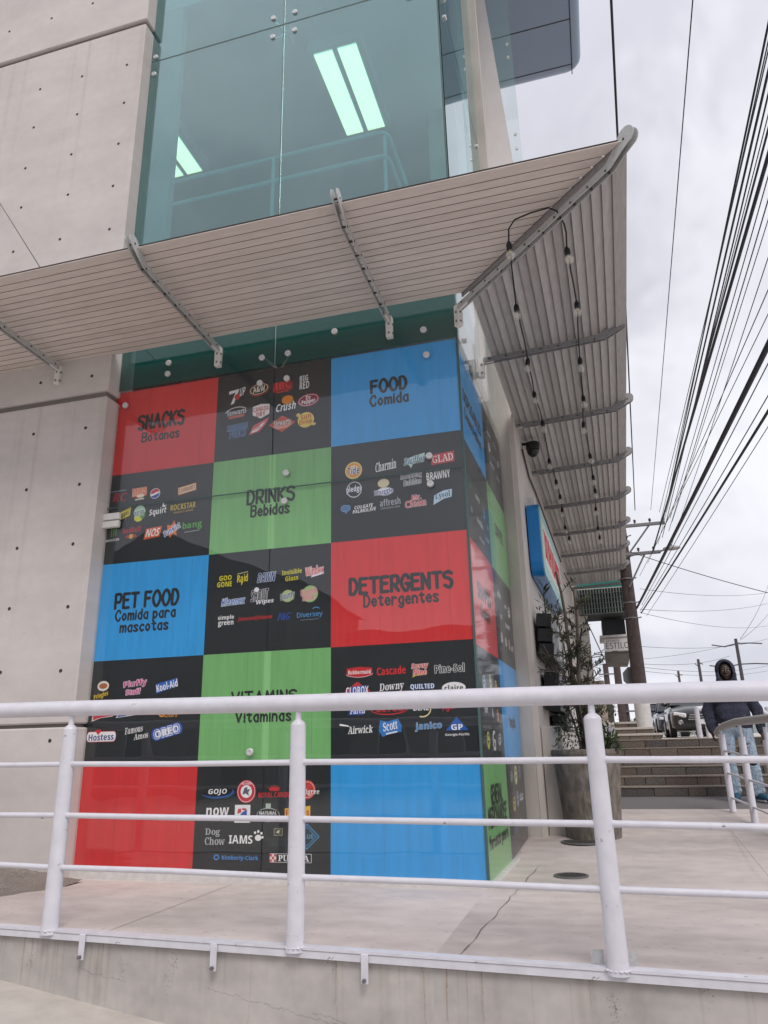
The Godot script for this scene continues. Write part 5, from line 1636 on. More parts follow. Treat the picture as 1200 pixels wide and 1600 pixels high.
	for s in stems:
		var l := []
		var rad := []
		for k in 9:
			var f := k / 8.0
			l.append(base + Vector3(s[0] + s[2] * f * f * 0.9 + 0.02 * sin(f * 7 + s[3]), s[3] * f, s[1] + 0.05 * sin(f * 4 + s[2] * 9)))
			rad.append(s[4] * (1.0 - 0.6 * f))
		b.tube(l, rad, 7)
		for k in 24:
			var f := rng.randf_range(0.2, 1.0)
			var p0: Vector3 = l[int(f * 8)]
			var d := Vector3(rng.randfn(0, 1), rng.randf_range(-0.1, 0.9), rng.randfn(0, 1)).normalized()
			var tl := rng.randf_range(0.08, 0.25)
			var p1 := p0 + d * tl * 0.6 + Vector3(0, 0.02, 0)
			var p2 := p0 + d * tl
			b.tube([p0, p1, p2], [0.005, 0.004, 0.002], 4)
			for j in 11:
				var kk := rng.randf_range(0.5, 1.2)
				lf.col = Color(0.075 * kk, 0.085 * kk, 0.05 * kk)
				leafy(lf, p0.lerp(p2, rng.randf_range(0.3, 1.0)), rng.randf_range(0.05, 0.10), 0.020, (d + rdir() * 0.9).normalized())
	obj("trunk", b, M.bark, t)
	stuff(obj("crown", lf, M.tinted, t))
	b = MB.new()
	shrub(b, base + Vector3(0.20, 0.10, 0.10), Vector3(0.15, 0.14, 0.15), 420, 0.075)
	tag(obj("pot_plant", b, M.tinted), "low leafy green plant at the right rim of the concrete pot", "plant")
	b = MB.new()
	shrub(b, base + Vector3(0.16, 0.42, -0.1), Vector3(0.20, 0.22, 0.20), 420, 0.06)
	shrub(b, base + Vector3(-0.16, 0.15, 0.05), Vector3(0.16, 0.26, 0.16), 220, 0.055)
	tag(obj("bush", b, M.tinted), "dense small-leaved bush growing around the thin stems in the pot", "bush")
	# drain covers
	for q in [[0.55, -0.58, "round iron drain cover in the terrace floor before the pot", 0.13], [0.60, -2.18, "flat round drain cover half under the concrete pot", 0.20]]:
		var dc := thing("drain_cover", q[2], "drain cover", Vector3(q[0], floor_y(q[1]), q[1]), 0.0, "drain covers in the terrace")
		b = MB.new()
		b.lathe([Vector2(q[3] * 0.86, 0.002), Vector2(q[3], 0.002), Vector2(q[3], 0.010), Vector2(q[3] * 0.86, 0.012), Vector2(q[3] * 0.86, 0.002)], 28)
		obj("ring", b, M.grey_steel, dc, false)
		b = MB.new()
		b.lathe([Vector2(0, 0.003), Vector2(q[3] * 0.84, 0.003), Vector2(q[3] * 0.84, 0.007), Vector2(0, 0.007)], 24)
		for k in 5: b.box(Vector3(0, 0.0085, (k - 2) * q[3] * 0.3), Vector3(q[3] * (1.5 - 0.3 * absf(k - 2)), 0.005, 0.012))
		obj("grate", b, mat(0.09, 0.085, 0.08, 0.6, 0.4), dc, false)

# ---------------------------------------------------------------- beyond
func far_things() -> void:
	# next building: wall, louvred balcony, dark box, hanging sign
	var t := thing("neighbour_building", "narrow beige building beyond the shop with a pinkish lower wall", "building", Vector3(0.4, 1.2, -15))
	var b := MB.new()
	b.span(Vector3(-8, 0.0, -24), Vector3(0.88, 7.5, -13.2))
	obj("wall", b, M.plaster, t)
	b = MB.new()
	b.span(Vector3(0.5, 0.5, -24), Vector3(1.12, 2.5, -14.5), 0.02)
	obj("wall_base", b, mineral(0.55, 0.44, 0.40, 0.1, 141, Vector3(0.5, 0.3, 0.5), 0, 0.9), t)
	t = thing("louvred_balcony", "boxy green-grey balcony with rows of upright louvres and a teal glass edge", "balcony", Vector3(1.2, 4.0, -13.1))
	b = MB.new()
	b.span(Vector3(0.70, 3.98, -14.2), Vector3(1.86, 4.60, -13.05))
	obj("box", b, mat(0.035, 0.045, 0.045, 0.7), t)
	var lm := mat(0.17, 0.20, 0.19, 0.5)
	for r in 5:
		for k in 17:
			b = MB.new()
			b.box(Vector3(0.73 + 0.0685 * k, 4.045 + 0.124 * r, -13.02), Vector3(0.026, 0.112, 0.035), 0.0, Basis(Vector3.UP, 0.5))
			obj("louvre", b, lm, t)
		b = MB.new()
		b.box(Vector3(1.28, 3.985 + 0.124 * r, -13.015), Vector3(1.17, 0.012, 0.05))
		obj("frame_bar", b, lm, t)
	b = MB.new()
	b.span(Vector3(0.70, 4.62, -14.2), Vector3(1.87, 4.95, -13.03))
	obj("glass_edge", b, mat(0.03, 0.22, 0.19, 0.15), t)
	b = MB.new()
	b.span(Vector3(0.69, 4.598, -14.2), Vector3(1.88, 4.618, -13.02))
	obj("white_trim", b, M.sill, t)
	t = thing("hanging_box", "black framed window box with a pale ledge under the louvred balcony", "window", Vector3(1.5, 3.5, -13.6))
	b = MB.new()
	b.span(Vector3(1.20, 3.53, -14.6), Vector3(1.76, 3.90, -13.6))
	obj("box", b, mat(0.012, 0.013, 0.017, 0.3), t)
	b = MB.new()
	b.span(Vector3(1.12, 3.46, -14.7), Vector3(1.82, 3.52, -13.55), 0.01)
	obj("ledge", b, M.sill, t)
	t = thing("hanging_sign", "small pale projecting sign with dark letters above a grey awning", "sign", Vector3(1.5, 3.1, -13.5))
	b = MB.new()
	b.span(Vector3(1.20, 3.12, -13.60), Vector3(1.83, 3.41, -13.5), 0.006)
	var bd := obj("board", b, M.white_wall, t)
	b = MB.new()
	b.col = Color(0.06, 0.06, 0.06)
	text_into(b, "ESTILO", "r", Vector2(1.52, 3.245), 0.54, 0.15, 0, 0, -13.498)
	text_into(b, "ESTANCIA", "s", Vector2(1.42, 3.37), 0.32, 0.045, 0, 0, -13.498)
	obj("lettering", b, M.tinted, bd)
	b = MB.new()
	b.prism(PackedVector2Array([Vector2(1.20, 3.11), Vector2(1.80, 3.11), Vector2(1.74, 2.82), Vector2(1.22, 2.84)]), -14.6, -13.55)
	obj("grey_hood", b, mat(0.12, 0.11, 0.10, 0.8), t)
	t = thing("wall_plaque", "small white framed plaque with a lilac motif beside the stone steps", "sign", Vector3(1.02, 1.1, -6.3))
	b = MB.new()
	b.span(Vector3(0.945, 1.0, -6.32), Vector3(1.095, 1.24, -6.30), 0.003)
	var pl := obj("board", b, M.sill, t)
	b = MB.new()
	b.lathe([Vector2(0.0, 0.0), Vector2(0.045, 0.0), Vector2(0.0, 0.001)], 16, Transform3D(Basis(Vector3.RIGHT, PI / 2), Vector3(1.02, 1.13, -6.299)))
	obj("motif", b, mat(0.45, 0.42, 0.55, 0.8), pl)
	b = MB.new()
	b.tube([Vector3(1.02, 0.5, -6.33), Vector3(1.02, 1.05, -6.33)], 0.012, 6)
	obj("stake", b, M.grey_steel, t)
	# utility pole with crossarms and a street lamp
	t = thing("utility_pole", "brown wooden utility pole with two steel crossarms, whitewashed at its foot", "pole", Vector3(1.82, 1.25, -11.75))
	var pb := Vector3(1.82, 1.2, -11.75)
	b = MB.new()
	b.tube([pb, pb + Vector3(0, 0.75, 0), pb + Vector3(0.01, 2.5, 0), pb + Vector3(0.02, 5.0, 0)], [0.165, 0.16, 0.14, 0.115], 14)
	obj("shaft", b, M.pole, t)
	b = MB.new()
	b.tube([pb, pb + Vector3(0, 0.62, 0)], [0.171, 0.167], 14)
	obj("whitewash", b, M.sill, t)
	for q in [[5.72, 2.80, 1.1], [5.05, 2.62, 1.05]]:
		b = MB.new()
		b.box(Vector3((q[1] + 1.0) / 2, q[0], -11.55), Vector3(q[1] - 1.0, 0.07, 0.07), 0.006)
		b.tube([Vector3(1.86, q[0] - 0.75, -11.56), Vector3(q[1] - 0.35, q[0] - 0.03, -11.56)], 0.022, 6)
		var ca := obj("crossarm", b, M.grey_steel, t)
		for x: float in [1.15, 1.5, 2.15, 2.48, 2.77]:
			if x > q[1]: continue
			b = MB.new()
			b.lathe([Vector2(0.012, 0), Vector2(0.012, 0.03), Vector2(0.035, 0.04), Vector2(0.02, 0.06), Vector2(0.035, 0.075), Vector2(0.018, 0.10), Vector2(0.0, 0.105)], 8, Transform3D(Basis(), Vector3(x, q[0] + 0.035, -11.55)))
			obj("insulator", b, M.bolt, ca)
	b = MB.new()
	for y: float in [2.4, 2.75, 3.3, 3.82, 4.3]:
		b.tube([pb + Vector3(0, y, 0), pb + Vector3(0, y + 0.03, 0)], 0.155, 12)
		b.tube([pb + Vector3(0.13, y, 0.1), pb + Vector3(0.22, y + 0.02, 0.1)], 0.014, 5)
	obj("band", b, M.grey_steel, t)
	t = thing("street_lamp", "grey cobra-head street lamp at the end of the lower crossarm", "street lamp", Vector3(2.75, 5.06, -11.3))
	b = MB.new()
	b.ball(Vector3(2.86, 5.10, -11.5), Vector3(0.19, 0.055, 0.07), 12, 8)
	obj("lamp_head", b, mat(0.34, 0.34, 0.36, 0.5), t)
	b = MB.new()
	b.tube([Vector3(2.50, 5.02, -11.5), Vector3(2.72, 5.08, -11.5)], 0.022, 8)
	b.tube([Vector3(2.86, 5.14, -11.5), Vector3(2.86, 5.19, -11.5)], 0.022, 8)
	obj("arm", b, M.grey_steel, t)
	# back of an octagonal traffic sign on the pole
	t = thing("traffic_sign", "grey back of an octagonal traffic sign strapped to the utility pole", "sign", Vector3(1.82, 2.3, -11.95))
	b = MB.new()
	var oc := PackedVector2Array()
	for k in 8: oc.append(Vector2(0.235, 0).rotated(PI / 8 + TAU * k / 8))
	b.prism(oc, -0.004, 0.004, Transform3D(Basis(Vector3.UP, 0.1), Vector3(1.72, 2.35, -11.95)))
	obj("plate", b, mat(0.22, 0.235, 0.25, 0.5, 0.3), t)
	b = MB.new()
	b.box(Vector3(1.74, 2.35, -11.93), Vector3(0.3, 0.03, 0.02))
	obj("clamp", b, M.grey_steel, t)
	# more poles along the street and far off
	var fp := [[1.47, 0.9, -31.5, 4.6, 0.16, "slim utility pole farther up the street, left of the brown pole"], [1.83, 0.9, -26.4, 4.8, 0.17, "weathered utility pole standing close behind the hanging sign"], [2.02, 1.0, -27.0, 2.7, 0.14, "grey pole seen beneath the top rail beside the whitewashed pole"]]
	for q in fp:
		t = thing("street_pole", q[5], "pole", Vector3(q[0], q[1], q[2]), 0.0, "poles farther up the street")
		b = MB.new()
		b.tube([Vector3.ZERO, Vector3(0, q[3] - q[1], 0)], [q[4], q[4] * 0.8], 10)
		obj("shaft", b, M.pole, t, false)
		b = MB.new()
		b.box(Vector3(0, q[3] - q[1] - 0.5, 0.15), Vector3(0.7, 0.06, 0.06))
		obj("crossarm", b, M.grey_steel, t, false)
	var dp := [[9.84, -81.5, 8.4, 0.0, "leftmost of the bare poles on the skyline"], [10.66, -70.8, 8.5, 0.0, "tilted bare pole on the skyline left of the hooded head"], [12.4, -60.3, 8.95, 1.9, "tall skyline pole with three pairs of crossarms right of the hooded head"]]
	for q in dp:
		t = thing("skyline_pole", q[4], "pole", Vector3(q[0], 1.6, q[1]), 0.0, "poles on the skyline")
		b = MB.new()
		b.tube([Vector3.ZERO, Vector3(-0.02, q[2] - 1.6, 0)], [0.17, 0.12], 8)
		obj("shaft", b, mat(0.07, 0.065, 0.075, 0.9), t, false)
		b = MB.new()
		var n := 3 if q[3] > 0 else 1
		for k in n:
			var y: float = q[2] - 1.6 - 0.5 - 2.2 * k * 0.75
			var w: float = 1.9 + 0.4 * k if q[3] > 0 else 0.35
			b.tube([Vector3(-w, y + 0.1, 0), Vector3(-w * 0.5, y - 0.1, 0), Vector3(0, y + 0.1, 0), Vector3(w * 0.5, y + 0.1, 0), Vector3(w, y, 0)], 0.05, 5)
		obj("crossarm", b, mat(0.07, 0.065, 0.075, 0.9), t, false)
	# greenery far off
	for q in [[6.0, 1.0, -60.0, 4.0, 1.5, "grey-green clump of trees far up the street under the top rail"], [4.6, 0.9, -7.5, 0.55, 0.4, "small bush at the right edge behind the ramp handrail"], [30.0, 2.0, -90.0, 9.0, 2.6, "distant hazy trees on the skyline at the right edge"]]:
		t = thing("bush_clump", q[5], "trees" if q[3] > 1 else "bush", Vector3(q[0], q[1], q[2]))
		b = MB.new()
		for k in 700:
			var d := rdir()
			var kk := rng.randf_range(0.5, 1.2)
			b.col = Color(0.075 * kk, 0.095 * kk, 0.055 * kk)
			leafy(b, Vector3(d.x * q[3], maxf(d.y, -0.1) * q[4] + rng.randfn(0, 0.1) * q[4] + q[4] * 0.3, d.z * q[3] * 0.5), q[4] * 0.3, q[4] * 0.14, rdir())
		stuff(obj("crown", b, M.tinted, t, false))
		b = MB.new()
		b.tube([Vector3(0, -0.6, 0), Vector3(0, q[4] * 0.5, 0)], 0.06 * q[4], 6)
		obj("trunk", b, M.bark, t, false)

# ---------------------------------------------------------------- person
func seg_d(p: Vector3, e: Array) -> float:
	if e.size() == 3:
		var r: Vector3 = e[1]
		var q: Vector3 = (p - e[0])
		return ((q / r).length() - 1.0) * minf(r.x, minf(r.y, r.z))
	var a: Vector3 = e[0]
	var ab: Vector3 = e[1] - a
	var t := clampf((p - a).dot(ab) / maxf(ab.length_squared(), 1e-9), 0.0, 1.0)
	return (p - a - ab * t).length() - lerpf(e[2], e[3], t)

func field(p: Vector3, pr: Array, cuts: Array, k: float) -> float:
	var d := 1e3
	for e: Array in pr:
		var x := seg_d(p, e)
		var h := clampf(0.5 + 0.5 * (d - x) / k, 0.0, 1.0)
		d = lerpf(d, x, h) - k * h * (1.0 - h)
	for e: Array in cuts: d = maxf(d, -seg_d(p, e))
	return d

func nets(b: MB, pr: Array, cuts: Array, k: float, cell: float) -> void:
	var lo := Vector3.ONE * 1e3
	var hi := -lo
	for e: Array in pr:
		if e.size() == 3:
			lo = lo.min(e[0] - e[1])
			hi = hi.max(e[0] + e[1])
		else:
			var r := Vector3.ONE * maxf(e[2], e[3])
			lo = lo.min(e[0] - r).min(e[1] - r)
			hi = hi.max(e[0] + r).max(e[1] + r)
	lo -= Vector3.ONE * cell * 3
	var BS := 5
	var nb := ((hi + Vector3.ONE * cell * 3 - lo) / (cell * BS)).ceil()
	var nx := int(nb.x) * BS + 1
	var ny := int(nb.y) * BS + 1
	var nz := int(nb.z) * BS + 1
	var val := PackedFloat32Array()
	val.resize(nx * ny * nz)
	val.fill(1.0)
	var live := []
	var lim := cell * BS * 1.05 + k * 0.4
	for i in int(nb.x):
		for j in int(nb.y):
			for l in int(nb.z):
				var c := lo + (Vector3(i, j, l) + Vector3.ONE * 0.5) * cell * BS
				var d := field(c, pr, cuts, k)
				if absf(d) > lim:
					if d < 0:
						for x in BS + 1:
							for y in BS + 1:
								for z in BS + 1: val[((i * BS + x) * ny + j * BS + y) * nz + l * BS + z] = -1.0
				else: live.append(Vector3i(i * BS, j * BS, l * BS))
	for o: Vector3i in live:
		for x in BS + 1:
			for y in BS + 1:
				for z in BS + 1:
					var ix := ((o.x + x) * ny + o.y + y) * nz + o.z + z
					if absf(val[ix]) == 1.0: val[ix] = field(lo + Vector3(o.x + x, o.y + y, o.z + z) * cell, pr, cuts, k)
	var vert := {}
	var nor := {}
	var off := [0, nz, 1, nz + 1, ny * nz, ny * nz + nz, ny * nz + 1, ny * nz + nz + 1]
	var cor := [Vector3(0, 0, 0), Vector3(0, 1, 0), Vector3(0, 0, 1), Vector3(0, 1, 1), Vector3(1, 0, 0), Vector3(1, 1, 0), Vector3(1, 0, 1), Vector3(1, 1, 1)]
	for o: Vector3i in live:
		for x in BS:
			for y in BS:
				for z in BS:
					var b0 := ((o.x + x) * ny + o.y + y) * nz + o.z + z
					var m := 0
					for q in 8:
						if val[b0 + off[q]] < 0: m |= 1 << q
					if m == 0 or m == 255: continue
					var s := Vector3.ZERO
					var n := 0
					for e in [[0, 1], [0, 2], [0, 4], [1, 3], [1, 5], [2, 3], [2, 6], [4, 5], [4, 6], [3, 7], [5, 7], [6, 7]]:
						var va := val[b0 + off[e[0]]]
						var vb := val[b0 + off[e[1]]]
						if (va < 0) != (vb < 0):
							s += cor[e[0]].lerp(cor[e[1]], va / (va - vb))
							n += 1
					var p := lo + (Vector3(o.x + x, o.y + y, o.z + z) + s / n) * cell
					vert[b0] = p
					var h := cell * 0.5
					nor[b0] = Vector3(field(p + Vector3(h, 0, 0), pr, cuts, k) - field(p - Vector3(h, 0, 0), pr, cuts, k), field(p + Vector3(0, h, 0), pr, cuts, k) - field(p - Vector3(0, h, 0), pr, cuts, k), field(p + Vector3(0, 0, h), pr, cuts, k) - field(p - Vector3(0, 0, h), pr, cuts, k)).normalized()
	var st := [ny * nz, nz, 1]
	for key: int in vert:
		for ax in 3:
			var u: int = st[(ax + 1) % 3]
			var w: int = st[(ax + 2) % 3]
			var va := val[key]
			var vb := val[key + st[ax]]
			if (va < 0) == (vb < 0): continue
			var q := [key - u - w, key - w, key, key - u]
			if not (vert.has(q[0]) and vert.has(q[1]) and vert.has(q[3])): continue
			if va > 0: q.reverse()
			b.nquad(vert[q[0]], vert[q[1]], vert[q[2]], vert[q[3]], nor[q[0]], nor[q[1]], nor[q[2]], nor[q[3]])

func hand(b: MB, w: Vector3, down: Vector3, out: Vector3, fwd: Vector3) -> void:   # wrist, towards the fingers, away from the body, towards the thumb
	var pr := [[w, w + down * 0.045, 0.026, 0.030], [w + down * 0.04 - fwd * 0.02, w + down * 0.085 - fwd * 0.028, 0.018, 0.016], [w + down * 0.04 + fwd * 0.02, w + down * 0.085 + fwd * 0.026, 0.018, 0.016]]
	nets(b, pr, [], 0.02, 0.006)
	var ln := [0.062, 0.075, 0.08, 0.07]
	for i in 4:
		var r0 := w + down * 0.085 + fwd * (-0.030 + 0.020 * i)
		var k1: Vector3 = r0 + down * ln[i] * 0.5
		var k2: Vector3 = k1 + (down * 0.8 - out * 0.5).normalized() * ln[i] * 0.35
		var k3: Vector3 = k2 + (down * 0.45 - out * 0.9).normalized() * ln[i] * 0.25
		nets(b, [[r0 - down * 0.02, k1, 0.0095, 0.009], [k1, k2, 0.009, 0.0083], [k2, k3, 0.0083, 0.0072]], [], 0.006, 0.0045)
	var t0 := w + down * 0.03 + fwd * 0.028
	var t1 := t0 + (down + fwd * 0.8).normalized() * 0.04
	nets(b, [[t0, t1, 0.013, 0.0105], [t1, t1 + (down * 1.0 + fwd * 0.1 - out * 0.3).normalized() * 0.033, 0.0105, 0.0085]], [], 0.008, 0.005)

func person() -> void:
	var t := thing("person", "person in a dark hooded sweatshirt and torn light jeans standing before the stone steps", "person", Vector3(2.585, 0.185, -5.30), -0.12)
	var V := func(x: float, y: float, z: float) -> Vector3: return Vector3(x, y, z)
	var b := MB.new()
	# body
	var legl := [Vector3(-0.10, 0.93, 0), Vector3(-0.125, 0.50, 0.03), Vector3(-0.105, 0.085, -0.01)]
	var legr := [Vector3(0.10, 0.93, 0), Vector3(0.145, 0.50, 0.04), Vector3(0.165, 0.085, 0.02)]
	var arml := [Vector3(-0.19, 1.40, -0.01), Vector3(-0.295, 1.13, -0.03), Vector3(-0.275, 0.90, 0.07)]
	var armr := [Vector3(0.19, 1.40, -0.01), Vector3(0.305, 1.13, -0.03), Vector3(0.315, 0.875, 0.05)]
	var pr := [[V.call(-0.06, 0.97, 0), V.call(0.06, 0.97, 0), 0.125, 0.125], [V.call(0, 1.0, 0), V.call(0, 1.30, -0.01), 0.12, 0.14], [V.call(-0.15, 1.39, -0.02), V.call(0.15, 1.39, -0.02), 0.065, 0.065], [V.call(0, 1.40, -0.02), V.call(0, 1.55, 0.0), 0.06, 0.052]]
	for l: Array in [legl, legr]:
		pr.append([l[0], l[1], 0.085, 0.055])
		pr.append([l[1], l[2], 0.055, 0.038])
		var fd := Vector3(0, 0, 1) if l[2].x < 0 else Vector3(0.55, 0, 1).normalized()
		pr.append([l[2] + Vector3(0, -0.035, 0), l[2] + Vector3(0, -0.04, 0) + fd * 0.11, 0.030, 0.024])
	for l: Array in [arml, armr]:
		pr.append([l[0], l[1], 0.048, 0.038])
		pr.append([l[1], l[2], 0.038, 0.027])
	nets(b, pr, [], 0.03, 0.022)
	# head
	var hp := [[V.call(0, 1.52, -0.01), V.call(0, 1.58, 0.01), 0.052, 0.062], [Vector3(0, 1.645, -0.012), Vector3(0.078, 0.098, 0.093), 0], [V.call(0, 1.555, 0.052), V.call(0, 1.57, 0.04), 0.028, 0.045], [V.call(0, 1.655, 0.078), V.call(0, 1.618, 0.096), 0.009, 0.014], [V.call(-0.016, 1.612, 0.083), V.call(0.016, 1.612, 0.083), 0.009, 0.009], [V.call(-0.045, 1.668, 0.066), V.call(0.045, 1.668, 0.066), 0.012, 0.012], [V.call(-0.02, 1.588, 0.079), V.call(0.02, 1.588, 0.079), 0.009, 0.009], [V.call(-0.018, 1.574, 0.077), V.call(0.018, 1.574, 0.077), 0.009, 0.009], [V.call(-0.045, 1.62, 0.05), V.call(-0.04, 1.60, 0.05), 0.022, 0.02], [V.call(0.045, 1.62, 0.05), V.call(0.04, 1.60, 0.05), 0.022, 0.02]]
	nets(b, hp, [], 0.014, 0.008)
	hand(b, arml[2], Vector3(0.05, -1, 0.25).normalized(), Vector3(-1, 0, 0.1).normalized(), Vector3(0.1, 0.2, 1).normalized())
	hand(b, armr[2], Vector3(0.0, -1, 0.15).normalized(), Vector3(1, 0, 0.1).normalized(), Vector3(-0.1, 0.15, 1).normalized())
	obj("body", b, mat(0.042, 0.026, 0.020, 0.5), t, false)
	b = MB.new()
	for s: float in [-1, 1]: b.ball(V.call(0.030 * s, 1.645, 0.077), Vector3(0.0115, 0.008, 0.009), 8, 6)
	obj("eyes", b, mat(0.45, 0.42, 0.40, 0.3), t, false)
	b = MB.new()
	for s: float in [-1, 1]: b.ball(V.call(0.030 * s, 1.645, 0.083), Vector3(0.006, 0.006, 0.005), 8, 6)
	obj("pupils", b, mat(0.01, 0.008, 0.007, 0.2), t, false)
	# hooded top
	b = MB.new()
	pr = [[V.call(-0.085, 0.97, 0.0), V.call(0.085, 0.97, 0.0), 0.145, 0.145], [V.call(-0.06, 1.10, 0.015), V.call(0.06, 1.10, 0.015), 0.155, 0.155], [V.call(-0.07, 1.30, 0), V.call(0.07, 1.30, 0), 0.155, 0.155], [V.call(-0.17, 1.40, -0.015), V.call(0.17, 1.40, -0.015), 0.085, 0.085], [V.call(-0.10, 1.03, 0.13), V.call(0.10, 1.03, 0.13), 0.055, 0.055]]
	for l: Array in [arml, armr]:
		pr.append([l[0], l[1], 0.085, 0.068])
		pr.append([l[1], l[2] + (l[2] - l[1]) * 0.02, 0.070, 0.050])
		pr.append([l[1].lerp(l[2], 0.9), l[2] + (l[2] - l[1]) * 0.08, 0.048, 0.040])
		for k in 4: pr.append([l[1].lerp(l[2], 0.25 * k) + Vector3(-0.03, 0, 0.04), l[1].lerp(l[2], 0.25 * k) + Vector3(0.03, 0.025, 0.045), 0.03, 0.03])
	nets(b, pr, [[V.call(-0.3, 0.80, 0), V.call(0.3, 0.80, 0), 0.085, 0.085] if false else [V.call(-0.12, 0.78, 0), V.call(0.12, 0.78, 0), 0.13, 0.13]], 0.03, 0.017)
	var hood := [[Vector3(0, 1.665, -0.045), Vector3(0.128, 0.145, 0.145), 0], [V.call(0, 1.56, -0.06), V.call(0, 1.46, -0.05), 0.125, 0.150], [V.call(-0.085, 1.47, 0.03), V.call(0, 1.41, 0.10), 0.055, 0.05], [V.call(0.085, 1.47, 0.03), V.call(0, 1.41, 0.10), 0.055, 0.05], [V.call(-0.105, 1.60, 0.045), V.call(-0.085, 1.48, 0.07), 0.025, 0.035], [V.call(0.105, 1.60, 0.045), V.call(0.085, 1.48, 0.07), 0.025, 0.035]]
	nets(b, hood, [[Vector3(0, 1.635, 0.07), Vector3(0.086, 0.135, 0.17), 0]], 0.03, 0.012)
	obj("hooded_sweatshirt", b, mineral(0.037, 0.043, 0.072, 0.35, 151, Vector3(2.2, 0.9, 2.2), 2.5, 0.95), t, false)
	# jeans, torn at the knees
	b = MB.new()
	pr = [[V.call(-0.06, 0.93, 0), V.call(0.06, 0.93, 0), 0.135, 0.135]]
	for l: Array in [legl, legr]:
		pr.append([l[0], l[1], 0.112, 0.080])
		pr.append([l[1], l[2] + Vector3(0, 0.02, 0), 0.080, 0.064])
		for k in 5: pr.append([l[1].lerp(l[2], 0.35 + 0.15 * k) + Vector3(-0.05, 0.0, 0.03), l[1].lerp(l[2], 0.35 + 0.15 * k) + Vector3(0.05, 0.03, 0.03), 0.030, 0.030])
	nets(b, pr, [[Vector3(-0.12, 0.585, 0.115), Vector3(0.030, 0.018, 0.05), 0], [Vector3(0.145, 0.46, 0.115), Vector3(0.055, 0.026, 0.055), 0], [Vector3(0.10, 0.70, 0.125), Vector3(0.045, 0.010, 0.04), 0]], 0.025, 0.015)
	obj("jeans", b, mineral(0.36, 0.46, 0.58, 0.35, 153, Vector3(2.5, 0.8, 2.5), 2.0, 0.9), t, false)
	b = MB.new()
	for q in [[Vector3(-0.12, 0.585, 0.063), 0.026, 0.014], [Vector3(0.147, 0.46, 0.088), 0.048, 0.019], [Vector3(0.10, 0.70, 0.088), 0.04, 0.007]]:
		b.ball(q[0], Vector3(q[1], q[2], 0.02), 10, 6)
	obj("jeans_tears", b, mat(0.02, 0.018, 0.018, 0.9), t, false)
	for l: Array in [[legl[2], Vector3(0.0, 0, 1)], [legr[2], Vector3(0.55, 0, 1).normalized()]]:
		var a: Vector3 = l[0]
		var d: Vector3 = l[1]
		var s := d.cross(Vector3.UP)
		b = MB.new()
		nets(b, [[a + Vector3(0, -0.005, -0.02), a + Vector3(0, 0.02, 0.0), 0.052, 0.046], [a + Vector3(0, -0.03, 0) - d * 0.03, a + Vector3(0, -0.037, 0) + d * 0.16, 0.050, 0.042], [a + d * 0.02 + Vector3(0, 0.0, 0), a + d * 0.1 + Vector3(0, -0.025, 0), 0.045, 0.036]], [], 0.02, 0.009)
		var sh := obj("shoe", b, mat(0.012, 0.075, 0.13, 0.6), t, false)
		b = MB.new()
		nets(b, [[a + Vector3(0, -0.066, 0) - d * 0.045, a + Vector3(0, -0.066, 0) + d * 0.17, 0.020, 0.018], [a + Vector3(0, -0.066, 0) - d * 0.045 + s * 0.025, a + Vector3(0, -0.066, 0) + d * 0.16 + s * 0.028, 0.020, 0.018], [a + Vector3(0, -0.066, 0) - d * 0.045 - s * 0.025, a + Vector3(0, -0.066, 0) + d * 0.16 - s * 0.028, 0.020, 0.018]], [], 0.01, 0.008)
		obj("sole", b, mat(0.5, 0.52, 0.55, 0.7), sh, false)

# ---------------------------------------------------------------- cars
func loft(b: MB, rows: Array) -> void:
	for i in rows.size() - 1:
		for k in rows[i].size() - 1:
			var p := [rows[i][k], rows[i][k + 1], rows[i + 1][k + 1], rows[i + 1][k]]
			var n := []
			for e in [[i, k], [i, k + 1], [i + 1, k + 1], [i + 1, k]]:
				var u: Vector3 = rows[mini(e[0] + 1, rows.size() - 1)][e[1]] - rows[maxi(e[0] - 1, 0)][e[1]]
				var w: Vector3 = rows[e[0]][mini(e[1] + 1, rows[i].size() - 1)] - rows[e[0]][maxi(e[1] - 1, 0)]
				n.append(w.cross(u).normalized())
			b.nquad(p[0], p[1], p[2], p[3], n[0], n[1], n[2], n[3])

